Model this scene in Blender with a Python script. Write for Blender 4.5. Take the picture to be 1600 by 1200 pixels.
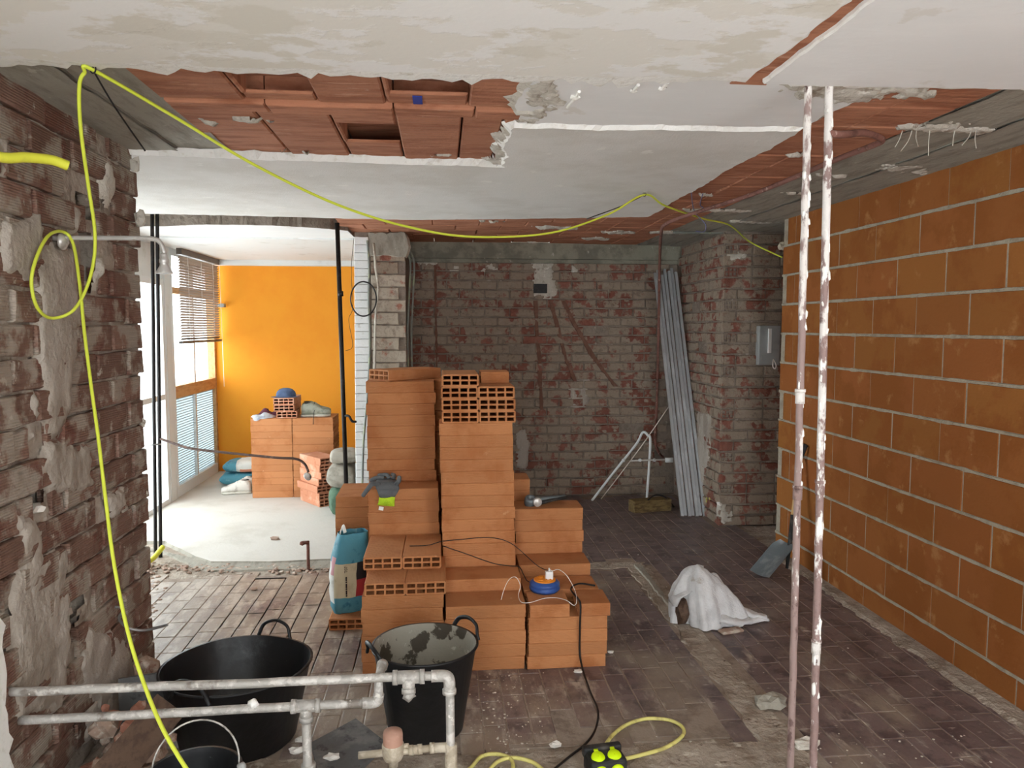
import bpy, bmesh, math, random
from mathutils import Vector, Matrix, noise, Quaternion
random.seed(7)
for o in list(bpy.data.objects): bpy.data.objects.remove(o)
S = bpy.context.scene
COL = S.collection
# ------------------------------------------------------------------ camera
FPX = 1150.0; PITCH = math.radians(4.38); EYE = 1.67; CEIL = 2.44
YAW = math.atan(110 * math.cos(PITCH) / FPX)
cf = Vector((math.sin(YAW) * math.cos(PITCH), math.cos(YAW) * math.cos(PITCH), -math.sin(PITCH)))
cr = Vector((math.cos(YAW), -math.sin(YAW), 0)); cu = cr.cross(cf)
cam = bpy.data.cameras.new('camera'); camo = bpy.data.objects.new('camera', cam); COL.objects.link(camo)
cam.sensor_width = 36; cam.lens = 36 * FPX / 1600; cam.clip_start = .05
camo.location = (0, 0, EYE)
camo.rotation_euler = Matrix((cr, cu, -cf)).transposed().to_euler()
S.camera = camo
# ------------------------------------------------------------------ light: overcast sky through the open side behind the camera and the windows
w = bpy.data.worlds.new('sky'); S.world = w; w.use_nodes = True
bg = w.node_tree.nodes['Background']; bg.inputs[0].default_value = (.93, .97, 1.0, 1); bg.inputs[1].default_value = 6.5
S.view_settings.view_transform = 'Standard'; S.view_settings.look = 'None'
S.view_settings.exposure = 0.27; S.view_settings.gamma = 1.0; S.view_settings.use_curve_mapping = False

def ray(x, y): return cf + cr * ((x - 800) / FPX) + cu * ((600 - y) / FPX)
def atz(x, y, z=0.0): d = ray(x, y); return Vector((0, 0, EYE)) + d * ((z - EYE) / d.z)
def aty(x, y, Y): d = ray(x, y); return Vector((0, 0, EYE)) + d * (Y / d.y)
def atx(x, y, X): d = ray(x, y); return Vector((0, 0, EYE)) + d * (X / d.x)
def project(p):
    v = Vector(p) - Vector((0, 0, EYE)); k = v.dot(cf)
    return (800 + FPX * v.dot(cr) / k, 600 - FPX * v.dot(cu) / k) if k > .05 else None
# ------------------------------------------------------------------ materials
def lin(c):
    f = lambda v: v / 12.92 if v <= .04045 else ((v + .055) / 1.055) ** 2.4
    return tuple(f(v / 255) for v in c) + (1,)
MATS = {}
def M(name, base, rough=.85, layers=(), bump=(), rnd=0.0, metal=0.0, stripes=None, spec=.3, sheen=0, dabs=None, hue=0.0, coat=0):
    """layers: (rgb, scale, lo, hi[, stretch xyz[, seed]]); bump: (scale, strength)"""
    m = bpy.data.materials.new(name); m.use_nodes = True; nt = m.node_tree; N = nt.nodes; L = nt.links
    b = N['Principled BSDF']; b.inputs['Roughness'].default_value = rough; b.inputs['Metallic'].default_value = metal
    b.inputs['Specular IOR Level'].default_value = spec
    if sheen: b.inputs['Sheen Weight'].default_value = sheen
    if coat: b.inputs['Coat Weight'].default_value = coat
    geo = N.new('ShaderNodeNewGeometry'); pos = geo.outputs['Position']
    rgb = N.new('ShaderNodeRGB'); rgb.outputs[0].default_value = lin(base); col = rgb.outputs[0]
    info = None
    if rnd or hue:
        info = N.new('ShaderNodeObjectInfo')
        h = N.new('ShaderNodeHueSaturation'); mr = N.new('ShaderNodeMapRange')
        mr.inputs['To Min'].default_value = 1 - rnd; mr.inputs['To Max'].default_value = 1 + rnd
        L.new(info.outputs['Random'], mr.inputs['Value']); L.new(mr.outputs[0], h.inputs['Value'])
        if hue:
            m2 = N.new('ShaderNodeMath'); m2.operation = 'MULTIPLY'; m2.inputs[1].default_value = 7.31
            m3 = N.new('ShaderNodeMath'); m3.operation = 'FRACT'; m4 = N.new('ShaderNodeMapRange')
            m4.inputs['To Min'].default_value = .5 - hue; m4.inputs['To Max'].default_value = .5 + hue
            L.new(info.outputs['Random'], m2.inputs[0]); L.new(m2.outputs[0], m3.inputs[0]); L.new(m3.outputs[0], m4.inputs['Value']); L.new(m4.outputs[0], h.inputs['Hue'])
        L.new(col, h.inputs['Color']); col = h.outputs[0]
    hts = []
    for i, ly in enumerate(layers):
        c, sc, lo, hi = ly[:4]
        st = ly[4] if len(ly) > 4 and ly[4] else (1, 1, 1); sd = ly[5] if len(ly) > 5 else i * 3.7
        mp = N.new('ShaderNodeMapping'); mp.inputs['Scale'].default_value = st; mp.inputs['Location'].default_value = (sd, sd * 1.3, sd * .7)
        L.new(pos, mp.inputs['Vector'])
        nz = N.new('ShaderNodeTexNoise'); nz.inputs['Scale'].default_value = sc; nz.inputs['Detail'].default_value = 7; nz.inputs['Roughness'].default_value = .62
        L.new(mp.outputs[0], nz.inputs['Vector'])
        mr = N.new('ShaderNodeMapRange'); mr.inputs['From Min'].default_value = lo; mr.inputs['From Max'].default_value = hi
        mr.interpolation_type = 'SMOOTHSTEP'
        fac = nz.outputs['Fac']
        if len(ly) > 6:      # (gradient vector, offset): where this dirt gathers
            dp = N.new('ShaderNodeVectorMath'); dp.operation = 'DOT_PRODUCT'; dp.inputs[1].default_value = ly[6][0]; L.new(pos, dp.inputs[0])
            a1 = N.new('ShaderNodeMath'); a1.operation = 'ADD'; a1.inputs[1].default_value = ly[6][1]; a1.use_clamp = False; L.new(dp.outputs['Value'], a1.inputs[0])
            a3 = N.new('ShaderNodeClamp'); a3.inputs['Min'].default_value = -.25; a3.inputs['Max'].default_value = .25; L.new(a1.outputs[0], a3.inputs[0])
            a2 = N.new('ShaderNodeMath'); a2.operation = 'ADD'; L.new(fac, a2.inputs[0]); L.new(a3.outputs[0], a2.inputs[1]); fac = a2.outputs[0]
        L.new(fac, mr.inputs['Value'])
        mx = N.new('ShaderNodeMix'); mx.data_type = 'RGBA'; L.new(mr.outputs[0], mx.inputs['Factor']); L.new(col, mx.inputs['A']); mx.inputs['B'].default_value = lin(c)
        col = mx.outputs['Result']; hts.append(mr.outputs[0])
    if dabs:      # round pats of old adhesive
        c, sc, r = dabs
        mp = N.new('ShaderNodeMapping'); mp.inputs['Scale'].default_value = (1, 1, 1.15); L.new(pos, mp.inputs['Vector'])
        vo = N.new('ShaderNodeTexVoronoi'); vo.inputs['Scale'].default_value = sc; vo.inputs['Randomness'].default_value = .75; L.new(mp.outputs[0], vo.inputs['Vector'])
        nz = N.new('ShaderNodeTexNoise'); nz.inputs['Scale'].default_value = 25; L.new(pos, nz.inputs['Vector'])
        ad = N.new('ShaderNodeMath'); ad.operation = 'MULTIPLY_ADD'; ad.inputs[1].default_value = .5; L.new(nz.outputs['Fac'], ad.inputs[0]); L.new(vo.outputs['Distance'], ad.inputs[2])
        mr = N.new('ShaderNodeMapRange'); mr.inputs['From Min'].default_value = r + .06; mr.inputs['From Max'].default_value = r; L.new(ad.outputs[0], mr.inputs['Value'])
        mx = N.new('ShaderNodeMix'); mx.data_type = 'RGBA'; L.new(mr.outputs[0], mx.inputs['Factor']); L.new(col, mx.inputs['A']); mx.inputs['B'].default_value = lin(c); col = mx.outputs['Result']
        hts.append(mr.outputs[0])
    L.new(col, b.inputs['Base Color'])
    prev = None
    def addbump(h, strength, dist):
        nonlocal prev
        bp = N.new('ShaderNodeBump'); bp.inputs['Strength'].default_value = strength; bp.inputs['Distance'].default_value = dist
        L.new(h, bp.inputs['Height'])
        if prev: L.new(prev, bp.inputs['Normal'])
        prev = bp.outputs[0]
    for sc, st in bump:
        nz = N.new('ShaderNodeTexNoise'); nz.inputs['Scale'].default_value = sc; nz.inputs['Detail'].default_value = 5; L.new(pos, nz.inputs['Vector'])
        addbump(nz.outputs['Fac'], st, .012 if sc > 20 else .03)
    if bump and hts: addbump(hts[0], .35, .002)
    if stripes:   # scored lines: (world axis vector, scale, strength)
        ax, sc, st, sp = stripes
        src = pos
        if sp == 'OBJECT':
            tc = N.new('ShaderNodeTexCoord'); src = tc.outputs['Object']
        dp = N.new('ShaderNodeVectorMath'); dp.operation = 'DOT_PRODUCT'; dp.inputs[1].default_value = ax; L.new(src, dp.inputs[0])
        ml = N.new('ShaderNodeMath'); ml.operation = 'MULTIPLY'; ml.inputs[1].default_value = sc; L.new(dp.outputs['Value'], ml.inputs[0])
        sn = N.new('ShaderNodeMath'); sn.operation = 'SINE'; L.new(ml.outputs[0], sn.inputs[0])
        addbump(sn.outputs[0], st, .002)
    if prev: L.new(prev, b.inputs['Normal'])
    MATS[name] = m; return m
# plaster, concrete
M('plaster', (234, 231, 223), .85, [((241, 240, 237), 3.2, .47, .52, (1, 1.6, 1)), ((226, 222, 211), 2.3, .55, .6, (1, 1.5, 1)), ((244, 243, 240), 14, .66, .7)], [(60, .05)])
M('plaster_smooth', (232, 231, 229), .85, [((236, 235, 233), 2.0, .4, .7, (1, 3, 1)), ((224, 221, 215), 5, .62, .68)], [(30, .05)])
M('plaster_grey', (226, 224, 219), .85, [((216, 213, 206), 3, .4, .65), ((234, 232, 226), 9, .62, .7)], [(120, .2), (14, .05)])
M('plaster_edge', (244, 243, 238), .8, [((226, 222, 212), 20, .54, .7)], [(45, .4)])
M('plaster_dirty', (200, 194, 182), .9, [((160, 149, 134), 14, .52, .66), ((226, 222, 214), 22, .58, .66)], [(30, .6), (90, .3)])
M('concrete', (158, 153, 141), .9, [((136, 131, 120), 6, .45, .65, (3, .6, 1)), ((180, 175, 164), 17, .62, .7)], [(40, .35), (8, .2)])
M('concrete_green', (144, 142, 127), .9, [((120, 117, 105), 5, .45, .6), ((176, 170, 158), 14, .62, .69)], [(30, .4)])
M('slab_white', (202, 198, 190), .85, [((188, 183, 173), 2.2, .45, .7), ((170, 162, 150), 40, .7, .74)], [(50, .12)])
M('screed', (170, 158, 144), .95, [((142, 128, 114), 5, .45, .6), ((192, 182, 168), 13, .58, .66), ((112, 98, 86), 24, .64, .7)], [(18, .7), (70, .5)])
# ceramics
M('terracotta', (190, 129, 84), .82, [((174, 110, 66), 5, .45, .7), ((208, 156, 114), 16, .66, .76)], [(90, .12)], rnd=.09, stripes=((0, 1, 1), 900, .4, 'OBJECT'))
M('terracotta_worn', (190, 130, 100), .85, [((208, 160, 134), 6, .5, .62), ((166, 104, 74), 9, .58, .7)], [(70, .2)], rnd=.08, stripes=((0, 1, 1), 900, .3, 'OBJECT'))
M('wall_brick', (154, 95, 45), .85, [((144, 85, 36), 3.2, .46, .60, None, 2), ((174, 119, 72), 6.5, .58, .70, None, 9), ((196, 160, 132), 22, .71, .77)], [(60, .15)], rnd=.06, hue=.005)
M('mortar_new', (176, 167, 150), .95, [((156, 146, 130), 12, .45, .65)], [(60, .6), (20, .4)])
M('ceiling_ceramic', (178, 122, 94), .85, [((154, 98, 72), 7, .45, .62, (.5, 2.6, 1)), ((198, 150, 124), 9, .6, .7, (.4, 3, 1)), ((214, 198, 184), 26, .7, .76, (.5, 2, 1))], [(40, .3)], rnd=.09, stripes=((0, 1, 0), 180, .25, 'WORLD'))
M('old_brick', (134, 88, 74), .92, [((122, 72, 60), 9, .45, .65), ((152, 137, 121), 6.5, .43, .5, None, 4), ((130, 115, 101), 19, .55, .66)], [(45, .6), (14, .5)], rnd=.14, dabs=((156, 142, 127), 9, .40))
M('old_mortar', (142, 130, 118), .95, [((122, 110, 100), 8, .45, .65), ((164, 154, 142), 20, .6, .68)], [(40, .8), (12, .5)])
M('scored_brick', (130, 101, 88), .92, [((120, 82, 70), 6, .54, .64), ((164, 152, 139), 5.5, .48, .57, None, 5), ((184, 174, 161), 20, .62, .69)], [(45, .6), (12, .5)], rnd=.14, stripes=((0, 0, 1), 700, .6, 'WORLD'))
M('left_mortar', (176, 165, 152), .95, [((152, 139, 127), 7, .48, .62), ((192, 182, 169), 13, .58, .68)], [(40, .7), (10, .6)])
M('render_patch', (178, 169, 158), .95, [((156, 145, 133), 7, .45, .62, (1, 1, .35)), ((196, 188, 177), 15, .58, .68, (1, 1, .35))], [(40, .5), (10, .4)])
M('white_brick', (226, 227, 226), .7, [((196, 192, 184), 14, .6, .72)], [(60, .25)], rnd=.04)
M('pier_brick', (178, 166, 150), .92, [((160, 110, 94), 7, .56, .64), ((150, 138, 124), 18, .5, .65)], [(45, .6)], rnd=.08)
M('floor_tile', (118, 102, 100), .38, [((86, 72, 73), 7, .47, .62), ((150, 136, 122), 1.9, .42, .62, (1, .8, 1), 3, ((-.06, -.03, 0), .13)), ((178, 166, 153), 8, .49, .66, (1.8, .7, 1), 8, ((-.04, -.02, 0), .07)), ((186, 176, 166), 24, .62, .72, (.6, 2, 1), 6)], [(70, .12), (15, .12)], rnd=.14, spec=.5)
M('orange_paint', (243, 160, 44), .75, [((238, 150, 38), 1.5, .4, .7)], [(90, .06)])
M('white_paint', (224, 226, 224), .6, [((206, 206, 200), 6, .55, .75)], [(40, .08)])
M('frame_white', (226, 230, 230), .45)
M('wood_tan', (208, 164, 116), .6, [((184, 136, 88), 6, .4, .7, (6, 1, 6))])
M('blind_slat', (156, 142, 130), .55)
M('blind_bar', (110, 104, 100), .5)
# things
M('galv', (176, 172, 166), .55, [((206, 202, 196), 17, .5, .6), ((134, 126, 118), 9, .55, .65), ((226, 222, 214), 40, .62, .68)], [(50, .4)], metal=.25)
M('pipe_painted', (148, 124, 119), .55, [((226, 221, 216), 9, .48, .53, (1, 1, .55), 2, ((0, 0, .09), -.15)), ((104, 82, 78), 14, .60, .66, (1, 1, .5)), ((238, 235, 230), 30, .56, .62, (1, 1, .4))], [(40, .6)])
M('pipe_painted_clean', (152, 130, 125), .55, [((224, 218, 212), 9, .50, .56, (1, 1, .4), 2, ((0, 0, .11), -.24)), ((108, 86, 82), 14, .6, .66, (1, 1, .5)), ((232, 228, 222), 34, .62, .68, (1, 1, .4))], [(40, .4)])
M('pipe_rust', (130, 90, 80), .75, [((96, 64, 56), 14, .5, .65), ((184, 158, 146), 22, .6, .68)], [(50, .4)])
M('pipe_dark', (34, 30, 30), .45, [((60, 52, 50), 12, .55, .7)], [(50, .1)])
M('pipe_brown', (82, 62, 54), .5, [((120, 94, 82), 14, .55, .68)], [(50, .2)])
M('chrome', (206, 203, 198), .3, [((166, 158, 148), 12, .5, .65)], metal=.35)
M('brass', (178, 166, 146), .6, [((202, 192, 174), 14, .48, .6)], [(60, .4)], metal=.2)
M('meter_cap', (178, 138, 120), .75, [((200, 166, 148), 12, .48, .62)])
M('rubber', (26, 27, 29), .42, [((60, 62, 64), 5, .57, .72), ((100, 102, 104), 40, .7, .76)], [(14, .12)], spec=.45)
M('mortar_wet', (150, 146, 134), .75, [((70, 64, 54), 7, .52, .56), ((186, 182, 172), 18, .6, .68)], [(30, .4)])
M('mortar_slop', (84, 78, 66), .6, [((60, 54, 46), 7, .5, .6)], [(30, .5)])
M('cable_lime', (214, 225, 76), .45)
M('cable_yellow', (222, 214, 130), .5, [((190, 178, 110), 16, .5, .65)])
M('conduit_yellow', (226, 226, 74), .5, [((200, 196, 80), 12, .5, .7)])
M('cable_black', (34, 32, 32), .5); M('cable_white', (236, 228, 218), .4); M('cable_grey', (128, 130, 124), .5, [((150, 156, 130), 8, .5, .6)])
M('wire_blue', (110, 112, 150), .5); M('hose_steel', (150, 148, 146), .35, metal=.7)
M('plastic_black', (42, 42, 42), .6, [((78, 74, 70), 12, .5, .68)], [(70, .1)])
M('plastic_lime', (214, 248, 20), .4); M('plastic_blue', (52, 84, 150), .4, [((86, 116, 176), 9, .5, .7)])
M('plastic_orange', (236, 146, 44), .5); M('plastic_white', (236, 236, 234), .4)
M('plastic_grey', (164, 166, 164), .5, [((146, 148, 146), 4, .45, .65)])
M('metal_stud', (186, 190, 192), .4, [((206, 210, 212), 7, .5, .62, (1, 1, .3))], metal=.45)
M('steel_dark', (120, 128, 132), .45, [((150, 156, 158), 8, .5, .65)], metal=.4)
M('wood_handle', (214, 176, 122), .6); M('wood_block', (128, 108, 70), .85, [((96, 78, 52), 8, .45, .62, (1, 6, 6))], [(50, .3)])
M('wood_board', (96, 76, 62), .8, [((78, 60, 50), 7, .45, .65, (5, 1, 5))], [(60, .2)])
M('slate_tile', (92, 92, 92), .6, [((120, 118, 116), 6, .5, .65), ((70, 68, 68), 15, .55, .65)], [(50, .2)])
M('bag_teal', (84, 148, 166), .6, [((140, 184, 194), 8, .56, .66), ((56, 118, 140), 12, .55, .65)], [(30, .4)])
M('bag_white', (224, 224, 218), .7, [((204, 202, 194), 9, .5, .65)], [(25, .4)])
M('bag_cream', (214, 204, 172), .7, [((196, 184, 150), 14, .5, .7)]); M('bag_red', (176, 54, 56), .6); M('bag_ink', (44, 40, 40), .6); M('bag_pink', (204, 150, 156), .6); M('bag_orange', (226, 150, 120), .6)
M('cement', (142, 134, 124), .95, [((124, 116, 106), 12, .45, .6)], [(40, .6)])
M('cloth_white', (214, 214, 214), .9, [((196, 196, 196), 6, .45, .65), ((172, 166, 158), 12, .64, .72)], [(35, .35), (120, .2)], sheen=.2)
M('glove_grey', (104, 108, 110), .85, [((90, 94, 96), 14, .45, .65)], [(80, .3)]); M('glove_lime', (190, 226, 50), .9, [((166, 204, 40), 20, .45, .65)], [(120, .4)])
M('cloth_maroon', (88, 44, 58), .9, [((66, 34, 46), 9, .45, .65)], [(50, .4)]); M('cloth_grey', (186, 190, 196), .9, [((150, 154, 164), 14, .5, .62)], [(50, .4)]); M('cloth_navy', (48, 50, 68), .9, bump=[(50, .4)]); M('cap_blue', (88, 104, 134), .85, [((68, 82, 110), 12, .45, .65)], [(80, .2)])
M('shoe_grey', (160, 162, 148), .85, [((128, 132, 118), 14, .45, .62)], [(60, .3)]); M('shoe_sole', (206, 202, 190), .75, [((180, 174, 160), 14, .5, .65)], [(50, .2)]); M('shoe_white', (222, 218, 210), .75, [((190, 184, 174), 14, .5, .65)], [(50, .2)]); M('shoe_dark', (60, 56, 54), .85)
M('grout', (156, 142, 129), .95, [((132, 118, 106), 9, .45, .65)], [(60, .3)])
M('sack_green', (86, 112, 92), .8, [((64, 88, 72), 8, .45, .62)], [(25, .5)]); M('sack_grey', (166, 160, 148), .85, [((140, 134, 122), 8, .45, .62)], [(25, .5)])
M('rubble', (170, 146, 130), .95, [((196, 184, 170), 14, .5, .62), ((140, 100, 84), 9, .58, .68)], [(30, .7)], rnd=.12)
M('rubble_red', (166, 116, 98), .95, [((196, 168, 150), 14, .54, .64)], [(30, .6)], rnd=.12)
M('chip_white', (228, 224, 216), .9, bump=[(40, .5)])
M('groove', (112, 78, 64), .95, [((130, 98, 82), 14, .45, .65)], [(40, .5)])
M('blue_mark', (44, 62, 150), .7); M('red_net', (170, 40, 48), .7)
def glassmat(name, tint, gloss, diff=0.0):
    m = bpy.data.materials.new(name); m.use_nodes = True; nt = m.node_tree; N = nt.nodes; L = nt.links
    N.remove(N['Principled BSDF']); out = N['Material Output']
    t = N.new('ShaderNodeBsdfTransparent'); t.inputs[0].default_value = tint
    g = N.new('ShaderNodeBsdfGlossy'); g.inputs['Roughness'].default_value = .05
    mx = N.new('ShaderNodeMixShader'); mx.inputs[0].default_value = gloss; L.new(t.outputs[0], mx.inputs[1]); L.new(g.outputs[0], mx.inputs[2])
    cur = mx.outputs[0]
    if diff:
        d = N.new('ShaderNodeBsdfTranslucent'); d.inputs[0].default_value = (.40, .445, .455, 1)
        m2 = N.new('ShaderNodeMixShader'); m2.inputs[0].default_value = diff; L.new(cur, m2.inputs[1]); L.new(d.outputs[0], m2.inputs[2]); cur = m2.outputs[0]
    L.new(cur, out.inputs[0]); MATS[name] = m
glassmat('glass', (.96, .98, .98, 1), .05); glassmat('glass_ribbed', (.06, .07, .075, 1), .04, .9)
# ------------------------------------------------------------------ object helpers
def link(o): COL.objects.link(o); return o
def tag(o, label=None, cat=None, group=None, kind=None):
    if label: o['label'] = label
    if cat: o['category'] = cat
    if group: o['group'] = group
    if kind: o['kind'] = kind
    return o
def empty(name, loc=(0, 0, 0), rz=0.0):
    o = bpy.data.objects.new(name, None); o.empty_display_size = .05; link(o); o.location = loc; o.rotation_euler = (0, 0, rz); return o
def mesh(name, verts, faces, mats, idx=None, smooth=False):
    me = bpy.data.meshes.new(name); me.from_pydata([tuple(v) for v in verts], [], faces)
    for m in (mats if isinstance(mats, (list, tuple)) else [mats]): me.materials.append(MATS[m])
    if idx: me.polygons.foreach_set('material_index', idx)
    if smooth: me.polygons.foreach_set('use_smooth', [True] * len(me.polygons))
    me.update(); return me
def obj(name, me, parent=None, loc=None, rot=None):
    o = bpy.data.objects.new(name, me); link(o)
    if parent: o.parent = parent
    if loc is not None: o.location = loc
    if rot is not None: o.rotation_euler = rot
    return o
class MB:
    """collects shapes into one mesh"""
    def __init__(s): s.v = []; s.f = []; s.m = []
    def add(s, v, f, m=0):
        n = len(s.v); s.v += [Vector(q) for q in v]; s.f += [[i + n for i in q] for q in f]; s.m += [m] * len(f); return s
    def box(s, a, b, m=0, R=None, c=None):
        x0, y0, z0 = a; x1, y1, z1 = b
        v = [Vector(q) for q in ((x0, y0, z0), (x1, y0, z0), (x1, y1, z0), (x0, y1, z0), (x0, y0, z1), (x1, y0, z1), (x1, y1, z1), (x0, y1, z1))]
        if R is not None: v = [R @ q + (c or Vector()) for q in v]
        return s.add(v, [(3, 2, 1, 0), (4, 5, 6, 7), (0, 1, 5, 4), (1, 2, 6, 5), (2, 3, 7, 6), (3, 0, 4, 7)], m)
    def lathe(s, prof, n=24, c=(0, 0, 0), m=0, sx=1, sy=1, R=None, wob=0, seed=0):
        v = []; f = []; k = len(prof)
        for j in range(n):
            a = 2 * math.pi * j / n; wb = 1 + wob * noise.noise((math.cos(a) * 1.3, math.sin(a) * 1.3, seed))
            for r, z in prof:
                q = Vector((r * wb * sx * math.cos(a), r * wb * sy * math.sin(a), z)); v.append((R @ q if R else q) + Vector(c))
        for j in range(n):
            for i in range(k - 1):
                a, b = j * k + i, ((j + 1) % n) * k + i; f.append((a, b, b + 1, a + 1))
        return s.add(v, f, m)
    def tube(s, pts, r, n=8, m=0, caps=True, rad=None, flat=1.0):
        pts = [Vector(p) for p in pts]; v = []; f = []; up = None
        for i, p in enumerate(pts):
            t = (pts[min(i + 1, len(pts) - 1)] - pts[max(i - 1, 0)])
            t = t.normalized() if t.length > 1e-9 else Vector((0, 0, 1))
            if up is None: up = Vector((0, 0, 1)) if abs(t.z) < .9 else Vector((1, 0, 0))
            a = t.cross(up)
            if a.length < 1e-4: a = t.cross(Vector((0, 1, 0)))
            a.normalize(); b = a.cross(t).normalized(); up = b
            rr = rad[i] if rad else r
            for j in range(n):
                q = 2 * math.pi * j / n; v.append(p + a * rr * math.cos(q) + b * rr * flat * math.sin(q))
        for i in range(len(pts) - 1):
            for j in range(n): f.append((i * n + j, i * n + (j + 1) % n, (i + 1) * n + (j + 1) % n, (i + 1) * n + j))
        if caps: f.append(tuple(range(n))[::-1]); f.append(tuple(range((len(pts) - 1) * n, len(pts) * n)))
        return s.add(v, f, m)
    def rock(s, c, r, seed=0, m=0, sq=(1, 1, 1), sub=1):
        bm = bmesh.new(); bmesh.ops.create_icosphere(bm, subdivisions=sub, radius=1)
        v = []
        for q in bm.verts:
            k = .72 + .55 * noise.noise(q.co * 1.7 + Vector((seed * 3.1, seed, 0)))
            v.append(Vector(c) + Vector((q.co.x * sq[0], q.co.y * sq[1], q.co.z * sq[2])) * r * (k + .2))
        f = [[q.index for q in fa.verts] for fa in bm.faces]; bm.free(); return s.add(v, f, m)
    def me(s, name, mats, smooth=False): return mesh(name, s.v, s.f, mats, s.m, smooth)
    def build(s, name, mats, parent=None, smooth=False, **k): return obj(name, s.me(name, mats, smooth), parent, **k)
def spline(pts, n=8):
    pts = [Vector(p) for p in pts]; out = []
    P = [pts[0]] + pts + [pts[-1]]
    for i in range(1, len(P) - 2):
        a, b, c, d = P[i - 1:i + 3]
        for k in range(n):
            t = k / n; out.append(.5 * (2 * b + (c - a) * t + (2 * a - 5 * b + 4 * c - d) * t * t + (3 * b - a - 3 * c + d) * t ** 3))
    return out + [pts[-1]]
def origin(o):
    """move a mesh object's origin to the bottom centre of its shape"""
    me = o.data; xs = [v.co for v in me.vertices]
    c = Vector((sum(v.x for v in xs) / len(xs), sum(v.y for v in xs) / len(xs), min(v.z for v in xs)))
    me.transform(Matrix.Translation(-c)); o.location = Vector(o.location) + c; return o
def cable(name, pts, r, mat, label, cat='cable', n=8, group=None, steps=8):
    mb = MB(); mb.tube(spline(pts, steps), r, n); o = mb.build(name, mat, smooth=True); origin(o); return tag(o, label, cat, group)
def wig(p, s, a):
    return Vector((noise.noise(Vector(p) * s), noise.noise(Vector(p) * s + Vector((9, 3, 1))), noise.noise(Vector(p) * s + Vector((2, 7, 5))))) * a
def rag(poly, step, amp, seed, keep=()):
    """subdivide a 2-D outline and fray its edges; edges listed in keep stay straight"""
    out = []; n = len(poly)
    for i in range(n):
        a = Vector(poly[i]); b = Vector(poly[(i + 1) % n]); d = b - a; L = d.length
        k = max(1, int(L / step)); nr = Vector((d.y, -d.x)).normalized()
        for j in range(k):
            t = j / k; p = a + d * t
            if i in keep or (j == 0 and (i - 1) % n in keep): out.append((p, nr, i in keep, i)); continue
            h = noise.noise(Vector((p.x * 4 + seed, p.y * 4, seed))) * .6 + noise.noise(Vector((p.x * 17, p.y * 17, seed))) * .45 + noise.noise(Vector((p.x * 45, p.y * 45, seed))) * .3
            out.append((p + nr * h * amp, nr, False, i))
    return out
def sheet(name, poly, z0, z1, mats, parent, step=.03, amp=.02, seed=1, lip=.02, keep=(), to3=None, zb=None, lips={}):
    """frayed layer: outer face at z1, broken edge sloping back to z0; to3 maps (u, v, height) to the world"""
    to3 = to3 or (lambda u, v, h: Vector((u, v, h)))
    r = rag(poly, step, amp, seed, keep); n = len(r)
    area = sum(r[i][0].x * r[(i + 1) % n][0].y - r[(i + 1) % n][0].x * r[i][0].y for i in range(n))
    sg = 1 if area > 0 else -1
    v = [to3(q[0].x, q[0].y, z1) for q in r]
    for i, (p, nr, kp, ei) in enumerate(r):
        l = 0 if kp else lips.get(ei, lip) * (.35 + 1.1 * abs(noise.noise(Vector((p.x * 12, p.y * 12, seed + 5)))) + .6 * abs(noise.noise(Vector((p.x * 40, p.y * 40, seed)))))
        q = p + nr * sg * l; v.append(to3(q.x, q.y, z0))
    f = [list(range(n))]; idx = [0]
    for i in range(n): j = (i + 1) % n; f.append([i, j, j + n, i + n]); idx.append(1)
    if zb is not None:
        v += [to3(*(lambda q: (q.x, q.y))(v[n + i]), zb) for i in range(n)]
        for i in range(n): j = (i + 1) % n; f.append([i + n, j + n, j + 2 * n, i + 2 * n]); idx.append(1)
    o = obj(name, mesh(name, v, f, mats, idx), parent); return o

def patch(name, poly, base, th, mat, parent, to3, seed=1, res=.014, amp=.02, soft=.03, rough=.006):
    """smear of mortar: a lumpy height field that thins out to its frayed edge"""
    pl = [Vector(q) for q in poly]; n = len(pl)
    x0 = min(p.x for p in pl) - amp; x1 = max(p.x for p in pl) + amp; y0 = min(p.y for p in pl) - amp; y1 = max(p.y for p in pl) + amp
    def sd(p):
        d = 1e9; ins = False
        for i in range(n):
            a, b = pl[i], pl[(i + 1) % n]; e = b - a; w_ = p - a
            t = max(0, min(1, w_.dot(e) / max(e.dot(e), 1e-9))); d = min(d, (w_ - e * t).length)
            if (a.y > p.y) != (b.y > p.y) and p.x < (b.x - a.x) * (p.y - a.y) / (b.y - a.y) + a.x: ins = not ins
        return d if ins else -d
    nu = max(2, int((x1 - x0) / res)); nv = max(2, int((y1 - y0) / res)); V = []; keep = []
    for i in range(nu + 1):
        for j in range(nv + 1):
            p = Vector((x0 + (x1 - x0) * i / nu, y0 + (y1 - y0) * j / nv))
            q = Vector((p.x * 14, p.y * 14, seed)); s_ = sd(p) + amp * (noise.noise(q) + .6 * noise.noise(q * 2.7) - .1)
            t = max(0, min(1, s_ / soft)); t = t * t * (3 - 2 * t)
            keep.append(s_ > -res * .3); V.append(to3(p.x, p.y, base + (th + (rough * (noise.noise(q * .9) + .5 * noise.noise(q * 3))) * (1 if th > 0 else -1)) * t))
    W = nv + 1; F = []
    for i in range(nu):
        for j in range(nv):
            c = (i * W + j, (i + 1) * W + j, (i + 1) * W + j + 1, i * W + j + 1)
            if sum(keep[k] for k in c) >= 3: F.append(c)
    used = sorted({k for f in F for k in f}); mp = {k: i for i, k in enumerate(used)}
    return obj(name, mesh(name, [V[k] for k in used], [[mp[k] for k in f] for f in F], mat, smooth=True), parent)
# ================================================================== SETTING
XR, XL, YB = 2.50, -1.37, 7.15
def cz(x, y, z=CEIL): p = atz(x, y, z); return (p.x, p.y)
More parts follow.
